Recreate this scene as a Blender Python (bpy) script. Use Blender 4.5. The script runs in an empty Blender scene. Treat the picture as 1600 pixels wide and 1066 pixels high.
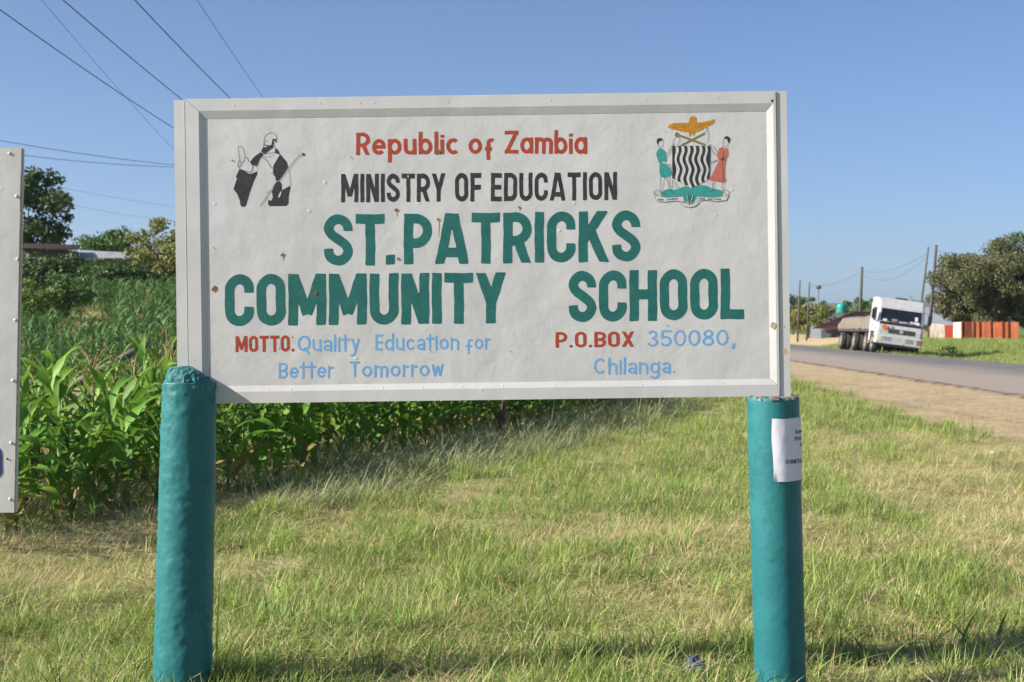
import bpy, math, random
import numpy as np
from mathutils import Vector, Matrix, noise

random.seed(7)
rng = np.random.default_rng(11)
SC = bpy.context.scene
COL = SC.collection
R = math.radians

# ------------------------------------------------------------------ camera
CAMH, FPX, HOR = 1.46, 2222.2, 510.0
cam_d = bpy.data.cameras.new('camera')
cam = bpy.data.objects.new('camera', cam_d)
COL.objects.link(cam)
cam.location = (0, 0, CAMH)
cam.rotation_euler = (R(90), 0, 0)
cam_d.sensor_width = 36.0
cam_d.lens = 50.0
cam_d.shift_y = (HOR - 533.0) / 1600.0
cam_d.clip_start = 0.1
cam_d.clip_end = 12000
cam_d.dof.use_dof = True
cam_d.dof.focus_distance = 5.7
cam_d.dof.aperture_fstop = 8.0
SC.camera = cam

# ------------------------------------------------------------------ sky and sun
SUN_EL, SUN_AZ = 28.5, 75.0          # azimuth: degrees to the left of the direction towards the camera
sdir = Vector((-math.cos(R(SUN_EL)) * math.sin(R(SUN_AZ)), -math.cos(R(SUN_EL)) * math.cos(R(SUN_AZ)), math.sin(R(SUN_EL))))
world = bpy.data.worlds.new('World')
SC.world = world
world.use_nodes = True
wn = world.node_tree
bg = wn.nodes['Background']
sky = wn.nodes.new('ShaderNodeTexSky')
sky.sky_type = 'NISHITA'
sky.sun_disc = False
sky.sun_elevation = R(SUN_EL)
sky.sun_rotation = math.atan2(sdir.x, sdir.y)
sky.altitude = 1200
sky.air_density = 0.75
sky.dust_density = 3.0
sky.ozone_density = 5.5
wn.links.new(sky.outputs[0], bg.inputs[0])
bg.inputs[1].default_value = 0.078
sun_d = bpy.data.lights.new('sun', 'SUN')
sun_d.energy = 5.0
sun_d.angle = R(0.55)
sun_d.color = (1.0, 0.93, 0.82)
sun = bpy.data.objects.new('sun', sun_d)
COL.objects.link(sun)
sun.rotation_euler = sdir.to_track_quat('Z', 'Y').to_euler()
SC.view_settings.view_transform = 'Standard'
SC.view_settings.look = 'None'
SC.view_settings.exposure = 1.0
SC.view_settings.gamma = 1.0
SC.view_settings.use_curve_mapping = False
SC.render.engine = 'CYCLES'
SC.cycles.use_denoising = True
SC.cycles.max_bounces = 6
SC.cycles.transparent_max_bounces = 6

# ------------------------------------------------------------------ helpers
def at(px, py, Y):
    return Vector(((px - 800) / FPX * Y, Y, CAMH + (HOR - py) / FPX * Y))

def lin(c):
    return tuple(((v / 255) / 12.92 if v <= 10 else ((v / 255 + 0.055) / 1.055) ** 2.4) for v in c)

def mat(name, c1, c2=None, scale=8.0, rough=0.7, bump=0.0, bscale=None, metal=0.0, trans=0.0, spec=0.4,
        c3=None, scale3=60.0, amt3=0.5, vary=0.0, detail=6.0, coord='Object', stretch=None):
    m = bpy.data.materials.new(name)
    m.use_nodes = True
    nt = m.node_tree
    b = nt.nodes['Principled BSDF']
    L = nt.links.new
    b.inputs['Roughness'].default_value = rough
    b.inputs['Metallic'].default_value = metal
    b.inputs['Specular IOR Level'].default_value = spec
    tc = nt.nodes.new('ShaderNodeTexCoord')
    vec = tc.outputs[coord]
    if stretch:
        mp = nt.nodes.new('ShaderNodeMapping')
        mp.inputs['Scale'].default_value = stretch
        L(vec, mp.inputs[0])
        vec = mp.outputs[0]
    def nz(s, d=detail):
        n = nt.nodes.new('ShaderNodeTexNoise')
        n.inputs['Scale'].default_value = s
        n.inputs['Detail'].default_value = d
        n.inputs['Roughness'].default_value = 0.6
        L(vec, n.inputs['Vector'])
        return n
    def mix(f, a, bb):
        x = nt.nodes.new('ShaderNodeMix')
        x.data_type = 'RGBA'
        if isinstance(f, float):
            x.inputs[0].default_value = f
        else:
            L(f, x.inputs[0])
        for sock, v in ((x.inputs[6], a), (x.inputs[7], bb)):
            if isinstance(v, tuple):
                sock.default_value = (*v, 1)
            else:
                L(v, sock)
        return x.outputs[2]
    def ramp(f, lo, hi):
        r = nt.nodes.new('ShaderNodeMapRange')
        r.inputs[1].default_value = lo
        r.inputs[2].default_value = hi
        L(f, r.inputs[0])
        return r.outputs[0]
    col = c1
    if c2 is not None:
        col = mix(ramp(nz(scale).outputs[0], 0.35, 0.65), c1, c2)
    if c3 is not None:
        col = mix(ramp(nz(scale3).outputs[0], 0.52, 0.68 + 0.3 * (1 - amt3)), col, c3)
    if vary > 0:
        oi = nt.nodes.new('ShaderNodeObjectInfo')
        hsv = nt.nodes.new('ShaderNodeHueSaturation')
        hsv.inputs['Hue'].default_value = 0.5
        mr = nt.nodes.new('ShaderNodeMapRange')
        L(oi.outputs['Random'], mr.inputs[0])
        mr.inputs[3].default_value = 1 - vary
        mr.inputs[4].default_value = 1 + vary
        L(mr.outputs[0], hsv.inputs['Value'])
        mr2 = nt.nodes.new('ShaderNodeMapRange')
        mm = nt.nodes.new('ShaderNodeMath'); mm.operation = 'FRACT'
        mu = nt.nodes.new('ShaderNodeMath'); mu.operation = 'MULTIPLY'; mu.inputs[1].default_value = 7.31
        L(oi.outputs['Random'], mu.inputs[0]); L(mu.outputs[0], mm.inputs[0]); L(mm.outputs[0], mr2.inputs[0])
        mr2.inputs[3].default_value = 0.5 - 0.06 * vary
        mr2.inputs[4].default_value = 0.5 + 0.06 * vary
        L(mr2.outputs[0], hsv.inputs['Hue'])
        if isinstance(col, tuple):
            hsv.inputs['Color'].default_value = (*col, 1)
        else:
            L(col, hsv.inputs['Color'])
        col = hsv.outputs[0]
    if isinstance(col, tuple):
        b.inputs['Base Color'].default_value = (*col, 1)
    else:
        L(col, b.inputs['Base Color'])
    if bump > 0:
        bn = nt.nodes.new('ShaderNodeBump')
        bn.inputs['Strength'].default_value = 1.0
        bn.inputs['Distance'].default_value = bump
        L(nz(bscale or scale, 5.0).outputs[0], bn.inputs['Height'])
        L(bn.outputs[0], b.inputs['Normal'])
    if trans > 0:
        t = nt.nodes.new('ShaderNodeBsdfTranslucent')
        if isinstance(col, tuple):
            t.inputs[0].default_value = (*col, 1)
        else:
            L(col, t.inputs[0])
        ms = nt.nodes.new('ShaderNodeMixShader')
        ms.inputs[0].default_value = trans
        L(b.outputs[0], ms.inputs[1])
        L(t.outputs[0], ms.inputs[2])
        L(ms.outputs[0], nt.nodes['Material Output'].inputs['Surface'])
    return m

def mesh_obj(name, verts, faces, m=None, parent=None, smooth=False, loc=None):
    me = bpy.data.meshes.new(name)
    me.from_pydata([tuple(v) for v in verts], [], [tuple(f) for f in faces])
    if m is not None:
        me.materials.append(m)
    if smooth:
        me.polygons.foreach_set('use_smooth', [True] * len(me.polygons))
    me.update()
    o = bpy.data.objects.new(name, me)
    COL.objects.link(o)
    if parent is not None:
        o.parent = parent
    if loc is not None:
        o.location = loc
    return o

def tag(o, label, cat, group=None, kind=None):
    o['label'] = label
    o['category'] = cat
    if group:
        o['group'] = group
    if kind:
        o['kind'] = kind
    return o

def empty(name, loc=(0, 0, 0), rz=0.0):
    o = bpy.data.objects.new(name, None)
    o.empty_display_size = 0.2
    COL.objects.link(o)
    o.location = loc
    o.rotation_euler = (0, 0, rz)
    return o

class MB:
    def __init__(s):
        s.v = []; s.f = []
    def add(s, vs, fs):
        n = len(s.v)
        s.v += [tuple(v) for v in vs]
        s.f += [tuple(i + n for i in f) for f in fs]
        return s
    def box(s, x0, x1, y0, y1, z0, z1, M=None):
        vs = [(x, y, z) for z in (z0, z1) for y in (y0, y1) for x in (x0, x1)]
        if M is not None:
            vs = [tuple(M @ Vector(v)) for v in vs]
        return s.add(vs, [(0, 2, 3, 1), (4, 5, 7, 6), (0, 1, 5, 4), (2, 6, 7, 3), (0, 4, 6, 2), (1, 3, 7, 5)])
    def tube(s, pts, rad, n=8, cap=True):
        pts = [Vector(p) for p in pts]
        rr = rad if hasattr(rad, '__len__') else [rad] * len(pts)
        rings = []
        for i, p in enumerate(pts):
            d = (pts[min(i + 1, len(pts) - 1)] - pts[max(i - 1, 0)]).normalized()
            a = Vector((0, 0, 1)) if abs(d.z) < 0.9 else Vector((1, 0, 0))
            u = d.cross(a).normalized(); w = d.cross(u)
            rings.append([p + (u * math.cos(2 * math.pi * k / n) + w * math.sin(2 * math.pi * k / n)) * rr[i] for k in range(n)])
        vs = [v for r in rings for v in r]
        fs = [(i * n + k, i * n + (k + 1) % n, (i + 1) * n + (k + 1) % n, (i + 1) * n + k) for i in range(len(pts) - 1) for k in range(n)]
        if cap:
            fs += [tuple(range(n - 1, -1, -1)), tuple((len(pts) - 1) * n + k for k in range(n))]
        return s.add(vs, fs)
    def build(s, name, m=None, parent=None, smooth=False, loc=None):
        return mesh_obj(name, s.v, s.f, m, parent, smooth, loc)

def sstep(a, b, x):
    t = np.clip((x - a) / (b - a), 0, 1)
    return t * t * (3 - 2 * t)

# ------------------------------------------------------------------ terrain
RS, R0, R1 = 0.04, 9.2, 16.7              # road: x - RS*y between R0 and R1
def terrain(x, y):
    x = np.asarray(x, float); y = np.asarray(y, float)
    r = x - RS * y
    z = np.zeros_like(x)
    dip = -0.24 * np.clip(r - R1, 0, 1.7)
    up = sstep(R1 + 2.3, R1 + 10.5, r) * 0.8
    z += np.where(r > R1, dip + up, 0)
    a = x / np.maximum(y, 4.0)
    m = 1 - sstep(-0.17, -0.02, a)
    z += m * (2.75 * sstep(29, 66, y) + np.clip(y - 70, 0, 400) * 0.008)
    # slight lumps away from the road
    lum = 0.03 * np.sin(x * 1.7 + 0.4 * y) * np.sin(y * 1.3) + 0.02 * np.sin(x * 3.1 - y * 2.2)
    z += lum * np.where((r > R0 - 1.0) & (r < R1 + 0.4), 0, 1) * np.where(y < 60, 1, 0)
    return z
def tz(x, y):
    return float(terrain(np.array([x]), np.array([y]))[0])

def graded(lo, hi, fine_lo, fine_hi, step, g=1.16):
    mid = list(np.arange(fine_lo, fine_hi + 1e-6, step))
    out = []; s = step; p = fine_hi
    while p < hi:
        s *= g; p += s; out.append(min(p, hi))
    low = []; s = step; p = fine_lo
    while p > lo:
        s *= g; p -= s; low.append(max(p, lo))
    return np.array(low[::-1] + mid + out)
gx = graded(-5000, 5000, -14, 34, 0.45)
gy = graded(-400, 6000, 2, 90, 0.6)
GX, GY = np.meshgrid(gx, gy)
GZ = terrain(GX, GY)
nx, ny = len(gx), len(gy)
gv = np.stack([GX.ravel(), GY.ravel(), GZ.ravel()], 1)
ii = np.arange(nx * ny).reshape(ny, nx)
gf = np.stack([ii[:-1, :-1].ravel(), ii[:-1, 1:].ravel(), ii[1:, 1:].ravel(), ii[1:, :-1].ravel()], 1)

def ground_material():
    m = bpy.data.materials.new('ground_soil')
    m.use_nodes = True
    nt = m.node_tree; L = nt.links.new
    b = nt.nodes['Principled BSDF']
    b.inputs['Roughness'].default_value = 0.95
    b.inputs['Specular IOR Level'].default_value = 0.1
    tc = nt.nodes.new('ShaderNodeTexCoord')
    sep = nt.nodes.new('ShaderNodeSeparateXYZ')
    L(tc.outputs['Object'], sep.inputs[0])
    def math_(op, a, bb=None):
        n = nt.nodes.new('ShaderNodeMath'); n.operation = op
        for i, v in enumerate((a, bb)):
            if v is None: continue
            if isinstance(v, (int, float)): n.inputs[i].default_value = v
            else: L(v, n.inputs[i])
        return n.outputs[0]
    def nz(s, d=6, vec=None):
        n = nt.nodes.new('ShaderNodeTexNoise'); n.inputs['Scale'].default_value = s; n.inputs['Detail'].default_value = d
        n.inputs['Roughness'].default_value = 0.65
        L(vec or tc.outputs['Object'], n.inputs['Vector']); return n.outputs[0]
    def rng_(f, lo, hi):
        r = nt.nodes.new('ShaderNodeMapRange'); r.inputs[1].default_value = lo; r.inputs[2].default_value = hi
        L(f, r.inputs[0]); return r.outputs[0]
    def mix(f, a, bb):
        x = nt.nodes.new('ShaderNodeMix'); x.data_type = 'RGBA'
        if isinstance(f, float): x.inputs[0].default_value = f
        else: L(f, x.inputs[0])
        for s_, v in ((x.inputs[6], a), (x.inputs[7], bb)):
            if isinstance(v, tuple): s_.default_value = (*v, 1)
            else: L(v, s_)
        return x.outputs[2]
    r = math_('SUBTRACT', sep.outputs[0], math_('MULTIPLY', sep.outputs[1], RS))
    wob = math_('MULTIPLY', math_('SUBTRACT', nz(0.5, 5), 0.5), 2.2)
    rw = math_('ADD', r, wob)
    mp = nt.nodes.new('ShaderNodeMapping'); mp.inputs['Scale'].default_value = (1.2, 4.5, 4)
    L(tc.outputs['Object'], mp.inputs[0])
    straw = rng_(nz(2.2, 8, mp.outputs[0]), 0.47, 0.60)
    dirt = mix(rng_(nz(0.9), 0.35, 0.65), (0.37, 0.25, 0.145), (0.44, 0.345, 0.21))
    dirt = mix(straw, dirt, (0.48, 0.42, 0.27))
    dirt = mix(rng_(nz(16, 5), 0.58, 0.68), dirt, (0.17, 0.10, 0.06))
    turf = mix(rng_(nz(1.1), 0.35, 0.65), (0.31, 0.31, 0.12), (0.42, 0.36, 0.19))
    turf = mix(rng_(nz(30, 3), 0.45, 0.7), turf, (0.24, 0.25, 0.085))
    far = mix(rng_(nz(0.12), 0.35, 0.65), (0.13, 0.19, 0.045), (0.2, 0.23, 0.075))
    far = mix(rng_(nz(4, 6), 0.45, 0.7), far, (0.08, 0.11, 0.03))
    isdirt = math_('MULTIPLY', rng_(rw, 5.2, 6.1), math_('SUBTRACT', 1.0, rng_(r, R1 - 0.1, R1 + 0.3)))
    base = mix(rng_(r, R1 + 0.1, R1 + 0.6), turf, far)
    # bare sandy bank well down the far side
    bank = math_('MULTIPLY', rng_(sep.outputs[1], 118, 126), math_('SUBTRACT', 1.0, rng_(r, 31, 33)))
    bank = math_('MULTIPLY', bank, rng_(r, R1 + 1, R1 + 2))
    base = mix(bank, base, (0.47, 0.36, 0.22))
    col = mix(isdirt, base, dirt)
    L(col, b.inputs['Base Color'])
    bn = nt.nodes.new('ShaderNodeBump'); bn.inputs['Distance'].default_value = 0.06
    L(nz(9, 8), bn.inputs['Height']); L(bn.outputs[0], b.inputs['Normal'])
    return m
g_me = bpy.data.meshes.new('ground')
g_me.from_pydata(gv.tolist(), [], gf.tolist())
g_me.materials.append(ground_material())
g_me.polygons.foreach_set('use_smooth', [True] * len(g_me.polygons))
ground = bpy.data.objects.new('ground', g_me)
COL.objects.link(ground)
tag(ground, 'rough verge of soil, turf and orange roadside dirt', 'ground', kind='structure')

# road: slab with a ragged near edge
def road_material():
    m = mat('road_asphalt', (0.125, 0.118, 0.118), (0.165, 0.155, 0.15), scale=0.6, rough=0.85, bump=0.004, bscale=60)
    nt = m.node_tree; L = nt.links.new
    b = nt.nodes['Principled BSDF']
    old = b.inputs['Base Color'].links[0].from_socket
    tc = nt.nodes.new('ShaderNodeTexCoord'); sep = nt.nodes.new('ShaderNodeSeparateXYZ')
    L(tc.outputs['Object'], sep.inputs[0])
    n = nt.nodes.new('ShaderNodeTexNoise'); n.inputs['Scale'].default_value = 0.35; n.inputs['Detail'].default_value = 6
    L(tc.outputs['Object'], n.inputs['Vector'])
    a = nt.nodes.new('ShaderNodeMath'); a.operation = 'MULTIPLY_ADD'; a.inputs[1].default_value = 2.4
    L(n.outputs[0], a.inputs[0]); L(sep.outputs[0], a.inputs[2])
    r = nt.nodes.new('ShaderNodeMapRange'); r.inputs[1].default_value = R0 + 3.6; r.inputs[2].default_value = R0 + 6.2
    r.inputs[3].default_value = 0.88; r.inputs[4].default_value = 0.0
    L(a.outputs[0], r.inputs[0])
    x = nt.nodes.new('ShaderNodeMix'); x.data_type = 'RGBA'
    L(r.outputs[0], x.inputs[0]); L(old, x.inputs[6]); x.inputs[7].default_value = (0.31, 0.255, 0.205, 1)
    L(x.outputs[2], b.inputs['Base Color'])
    return m
rv, rf = [], []
ys = np.concatenate([np.arange(-60, 12, 2.0), np.arange(12, 70, 0.22), np.arange(70, 600, 4.0)])
ROADZ = 0.055
for i, y in enumerate(ys):
    e = 0.16 * noise.noise(Vector((y * 0.5, 0, 0))) + 0.13 * noise.noise(Vector((y * 2.1, 3, 0))) + 0.06 * noise.noise(Vector((y * 6, 5, 0)))
    e2 = .12 * noise.noise(Vector((y * 3, 9, 0)))
    row = [(R0 + e - 0.09, -0.03), (R0 + e, ROADZ - 0.02), (R0 + e + 0.14 + e2, ROADZ), (R0 + 3, ROADZ + 0.03), (R1 - 2, ROADZ + 0.03), (R1, ROADZ), (R1 + 0.10, -0.08)]
    for (x, z) in row:
        rv.append((x, y, z))
k = 7
for i in range(len(ys) - 1):
    for j in range(k - 1):
        rf.append((i * k + j, i * k + j + 1, (i + 1) * k + j + 1, (i + 1) * k + j))
road = mesh_obj('road', rv, rf, road_material(), smooth=False)
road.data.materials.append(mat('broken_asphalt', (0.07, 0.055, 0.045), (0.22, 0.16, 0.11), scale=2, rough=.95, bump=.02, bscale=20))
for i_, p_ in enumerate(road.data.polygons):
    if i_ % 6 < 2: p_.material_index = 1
road.matrix_world = Matrix(((1, RS, 0, 0), (0, 1, 0, 0), (0, 0, 1, 0), (0, 0, 0, 1)))
for v in road.data.vertices:       # bake the slant so that the object has no shear
    v.co.x += RS * v.co.y
road.matrix_world = Matrix.Identity(4)
# the material reads cross-road distance: shift back through a mapping
nt = road.data.materials[0].node_tree
for n in list(nt.nodes):
    if n.type == 'SEPXYZ':
        tcn = n.inputs[0].links[0].from_node
        cr = nt.nodes.new('ShaderNodeVectorMath'); cr.operation = 'DOT_PRODUCT'
        cr.inputs[1].default_value = (1, -RS, 0)
        nt.links.new(tcn.outputs['Object'], cr.inputs[0])
        for l in list(nt.links):
            if l.from_node == n:
                ts = l.to_socket
                nt.links.remove(l)
                nt.links.new(cr.outputs['Value'], ts)
tag(road, 'grey tarred road with dusty tan shoulder and broken edge', 'road', kind='structure')

# far hills
hv, hf = [], []
az = np.linspace(-0.62, 0.62, 120)
for i, a in enumerate(az):
    h = 60 + 135 * float(sstep(-0.05, -0.36, np.array(a))) + 22 * noise.noise(Vector((a * 9, 1, 0))) + 9 * noise.noise(Vector((a * 30, 2, 0)))
    for (D, hh) in ((3100, -5), (3300, h * 0.55), (3600, h), (4100, h * 0.7), (4600, -5)):
        hv.append((math.tan(a) * D, D, hh))
for i in range(len(az) - 1):
    for j in range(4):
        hf.append((i * 5 + j, (i + 1) * 5 + j, (i + 1) * 5 + j + 1, i * 5 + j + 1))
hills = mesh_obj('hills', hv, hf, mat('hill_bush', (0.05, 0.075, 0.03), (0.09, 0.1, 0.045), scale=0.01, rough=1.0, spec=0.0), smooth=True)
tag(hills, 'low wooded hills far off, blue with distance', 'hills', kind='structure')

# ------------------------------------------------------------------ lettering: strokes -> clean flat meshes
def arc(cx, cy, rx, ry, a0, a1, n=14):
    return [(cx + rx * math.cos(R(a0 + (a1 - a0) * i / n)), cy + ry * math.sin(R(a0 + (a1 - a0) * i / n))) for i in range(n + 1)]

def glyph(ch, s, XH=0.7, dbl=True):
    """centre-line strokes in a box of cap height 1; returns width, [(points, closed)], dots, clip"""
    h = s / 2
    w = 0.58
    P = []; D = []
    clip = True
    def ring(w):
        r = min(w / 2 - h, 0.3)
        return arc(w - h - r, 1 - h - r, r, r, 0, 90, 8) + arc(h + r, 1 - h - r, r, r, 90, 180, 8) + arc(h + r, h + r, r, r, 180, 270, 8) + arc(w - h - r, h + r, r, r, 270, 360, 8)
    if ch in 'OQ0':
        w = 0.58 if ch != 'Q' else 0.78
        if ch == '0': w = 0.66
        if s < 0.16:
            P.append((arc(w / 2, .5, w / 2 - h, .5 - h, 0, 360, 32), True))
        else:
            P.append((ring(w), True))
        if ch == 'Q':
            P.append(([(w * .55, .2), (w * .86, -.14)], False)); clip = False
    elif ch == 'C':
        if s < 0.16:
            w = .72; P.append((arc(w / 2, .5, w / 2 - h, .5 - h, 52, 308, 26), False))
        else:
            r = min(w / 2 - h, .3)
            P.append(([(w - h, .64)] + arc(w - h - r, 1 - h - r, r, r, 0, 90, 8) + arc(h + r, 1 - h - r, r, r, 90, 180, 8) + arc(h + r, h + r, r, r, 180, 270, 8) + arc(w - h - r, h + r, r, r, 270, 360, 8) + [(w - h, .37)], False))
    elif ch == 'S':
        r = min(w / 2 - h, .3)
        P.append(([(w - h, .68)] + arc(w - h - r, 1 - h - r, r, r, 0, 90, 8) + arc(h + r, 1 - h - r, r, r, 90, 180, 8) + [(h, .72), (h + .02, .655), (h + .07, .59), (w - h - .07, .42), (w - h - .02, .36), (w - h, .29)] + arc(w - h - r, h + r, r, r, 0, -90, 8) + arc(h + r, h + r, r, r, 270, 180, 8) + [(h, .33)], False))
    elif ch == 'U':
        r = min(w / 2 - h, .3)
        P.append(([(h, 1)] + arc(h + r, h + r, r, r, 180, 270, 8) + arc(w - h - r, h + r, r, r, 270, 360, 8) + [(w - h, 1)], False))
    elif ch == 'D':
        r = min(w / 2 - h, .26)
        P += [([(h, 0), (h, 1)], False), ([(h, 1 - h)] + arc(w - h - r, 1 - h - r, r, r, 90, 0, 8) + arc(w - h - r, h + r, r, r, 0, -90, 8) + [(h, h)], False)]
    elif ch in 'PRB':
        m = .42 if ch == 'P' else .44
        if ch == 'B': m = .5
        r = (1 - h - m) / 2
        x = w - h - r
        P += [([(h, 0), (h, 1)], False), ([(h, 1 - h), (x, 1 - h)] + arc(x, 1 - h - r, r, r, 90, -90, 12) + [(h, m)], False)]
        if ch == 'R': P.append(([(w * .5, m + .04), (w - h * .95, -.04)], False))
        if ch == 'B':
            r2 = (m - h) / 2
            P.append(([(h, m), (w - h - r2, m)] + arc(w - h - r2, m - r2, r2, r2, 90, -90, 12) + [(h, h)], False))
    elif ch == 'T':
        w = .58
        P += [([(0, 1 - h), (w, 1 - h)], False), ([(w / 2, 0), (w / 2, 1 - h)], False)]
    elif ch == 'I':
        w = s; P.append(([(h, 0), (h, 1)], False))
    elif ch == 'N':
        w = .56; P += [([(h, 0), (h, 1)], False), ([(w - h, 0), (w - h, 1)], False), ([(h * .9, 1.06), (w - h * .9, -.06)], False)]
    elif ch == 'M':
        w = .76; P += [([(h, 0), (h, 1)], False), ([(w - h, 0), (w - h, 1)], False), ([(h * .9, 1.05), (w / 2, .22)], False), ([(w - h * .9, 1.05), (w / 2, .22)], False)]
    elif ch == 'A':
        w = .68; P += [([(h * .8, -.06), (w / 2 - h * .25, 1.06)], False), ([(w - h * .8, -.06), (w / 2 + h * .25, 1.06)], False), ([(w * .25, .2 + h * .3), (w * .75, .2 + h * .3)], False)]
    elif ch == 'K':
        w = .62; P += [([(h, 0), (h, 1)], False), ([(h, .42), (w - h * .9, 1.06)], False), ([(w * .42, .58), (w - h * .7, -.06)], False)]
    elif ch == 'Y':
        w = .6; P += [([(h * .8, 1.06), (w / 2, .40)], False), ([(w - h * .8, 1.06), (w / 2, .40)], False), ([(w / 2, 0), (w / 2, .46)], False)]
    elif ch in 'EF':
        w = .48
        P += [([(h, 0), (h, 1)], False), ([(h, 1 - h), (w, 1 - h)], False), ([(h, .5), (w * .95, .5)], False)]
        if ch == 'E': P.append(([(h, h), (w, h)], False))
    elif ch == 'L':
        w = .5; P += [([(h, 0), (h, 1)], False), ([(h, h), (w, h)], False)]
    elif ch == 'H':
        P += [([(h, 0), (h, 1)], False), ([(w - h, 0), (w - h, 1)], False), ([(h, .52), (w - h, .52)], False)]
    elif ch == 'X':
        w = .62; P += [([(h * .9, -.04), (w - h * .9, 1.04)], False), ([(h * .9, 1.04), (w - h * .9, -.04)], False)]
    elif ch == 'Z':
        w = .62; P += [([(0, 1 - h), (w, 1 - h)], False), ([(0, h), (w, h)], False), ([(h, h * .6), (w - h, 1 - h * .6)], False)]
    elif ch == '3':
        w = .6; clip = False
        P.append((arc(w * .45, .74, w * .42 - h, .26 - h, 150, -80, 14) + arc(w * .45, .27, w * .5 - h, .27 - h, 88, -150, 16), False))
    elif ch == '5':
        w = .6; P += [([(w - h, 1 - h), (h * 1.6, 1 - h), (h * 1.2, .56)], False), (([(h * 1.2, .54)] + arc(w * .45, .32, w * .53 - h, .32 - h, 120, -150, 18)), False)]
    elif ch == '8':
        w = .64; P += [(arc(w / 2, .75, w * .42 - h, .25 - h, 0, 360, 24), True), (arc(w / 2, .28, w * .5 - h, .28 - h, 0, 360, 24), True)]
    elif ch in '.:,':
        w = max(s * 1.05, .14); D.append((w / 2, h, h * 1.05)) if ch != ',' else None
        clip = False
        if ch == ':': D.append((w * .4, .86, h * .5))
        if ch == ',': P.append(([(w * .6, .08), (w * .2, -.16)], False))
        if ch == '.' and s > .18:
            D.clear(); P.append(([(0, s * .55), (s * 1.0, s * .55)], False)); w = s
    else:                                                   # lower case
        clip = False
        w = .58; c = XH / 2
        bowl = lambda w: (arc(w / 2, c, w / 2 - h, c - h, 0, 360, 28), True)
        if ch == 'o': P.append(bowl(w))
        elif ch == 'c': P.append((arc(w / 2, c, w / 2 - h, c - h, 48, 312, 22), False)); w *= .96
        elif ch == 'e': P.append(([(h, c)] + arc(w / 2, c, w / 2 - h, c - h, 0, 318, 26), False))
        elif ch in 'bp':
            P += [bowl(w), ([(h, 0 if ch == 'b' else -.34), (h, 1 if ch == 'b' else XH)], False)]
        elif ch in 'dg' or (ch == 'a' and not dbl):
            P.append(bowl(w))
            if ch == 'd': P.append(([(w - h, 0), (w - h, 1)], False))
            elif ch == 'a': P.append(([(w - h, 0), (w - h, XH)], False))
            else: P.append(([(w - h, XH)] + arc(w / 2, -.06, w / 2 - h, .24, 0, -140, 12), False))
        elif ch == 'a':
            w = .52
            P += [(arc(w / 2, XH - .19, w / 2 - h, .19 - h, 155, 0, 10) + [(w - h, 0)], False), (arc(w / 2, .2, w / 2 - h, .2 - h, 0, 360, 22), True)]
        elif ch == 'u':
            w = .54; P += [([(h, XH)] + arc(w / 2, .24, w / 2 - h, .24 - h, 180, 360, 14), False), ([(w - h, 0), (w - h, XH)], False)]
        elif ch in 'nh':
            w = .54; P += [([(h, 0), (h, XH if ch == 'n' else 1)], False), (arc(w / 2, XH - .24, w / 2 - h, .24 - h, 180, 0, 14) + [(w - h, 0)], False)]
        elif ch == 'm':
            w = .80; q = w / 4 + h / 2
            P += [([(h, 0), (h, XH)], False), (arc(q, XH - .2, q - h, .2 - h, 180, 0, 10) + [(2 * q - h, 0)], False), (arc(w - q, XH - .2, q - h, .2 - h, 180, 0, 10) + [(w - h, 0)], False)]
        elif ch == 'r':
            w = .36; P += [([(h, 0), (h, XH)], False), (arc(w * .75, XH - .26, w * .75 - h, .26 - h, 180, 75, 8), False)]
        elif ch == 'l': w = s; P.append(([(h, 0), (h, 1)], False))
        elif ch == 'i': w = s; P += [([(h, 0), (h, XH - .05)], False), ([(h, XH + .02), (h, XH + .02 + s * .8)], False)]
        elif ch == 'f':
            w = .46; P += [(arc(w * .72, XH - .2, w * .42 - h * .6, .2 - h, 60, 180, 10) + [(w * .3 + h * .6, -.28)], False), ([(w * .08, .22), (w * .75, .22)], False)]
        elif ch == 't':
            w = .42; P += [([(w * .45, 0), (w * .45, .95)], False), ([(0, XH), (w, XH)], False)]
        elif ch == 'y':
            w = .52; P += [([(h, XH), (w * .52, .1)], False), ([(w - h, XH), (w * .42, -.2), (w * .28, -.3), (.02, -.3)], False)]
        elif ch == 'w':
            w = .68; P.append(([(h, XH), (w * .28, h * .5), (w * .5, XH * .85), (w * .72, h * .5), (w - h, XH)], False))
    return w, P, D, clip

def field_poly(F, x0, y0, d):
    """marching squares fill of F < 0 on a grid; rows of full cells are merged"""
    ny, nx = F.shape
    ins = F < 0
    vs, fs = [], []
    cnt = ins[:-1, :-1].astype(int) + ins[:-1, 1:] + ins[1:, 1:] + ins[1:, :-1]
    for j in range(ny - 1):
        i = 0
        row = cnt[j]
        while i < nx - 1:
            c = row[i]
            if c == 0:
                i += 1; continue
            if c == 4:
                k = i
                while k < nx - 1 and row[k] == 4: k += 1
                n = len(vs)
                vs += [(x0 + i * d, y0 + j * d), (x0 + k * d, y0 + j * d), (x0 + k * d, y0 + (j + 1) * d), (x0 + i * d, y0 + (j + 1) * d)]
                fs.append((n, n + 1, n + 2, n + 3))
                i = k; continue
            cs = [(i, j), (i + 1, j), (i + 1, j + 1), (i, j + 1)]
            poly = []
            for q in range(4):
                a, b = cs[q], cs[(q + 1) % 4]
                fa, fb = F[a[1], a[0]], F[b[1], b[0]]
                if fa < 0: poly.append((x0 + a[0] * d, y0 + a[1] * d))
                if (fa < 0) != (fb < 0):
                    t = fa / (fa - fb)
                    poly.append((x0 + (a[0] + (b[0] - a[0]) * t) * d, y0 + (a[1] + (b[1] - a[1]) * t) * d))
            if len(poly) >= 3:
                n = len(vs); vs += poly; fs.append(tuple(range(n, n + len(poly))))
            i += 1
    return vs, fs

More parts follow.
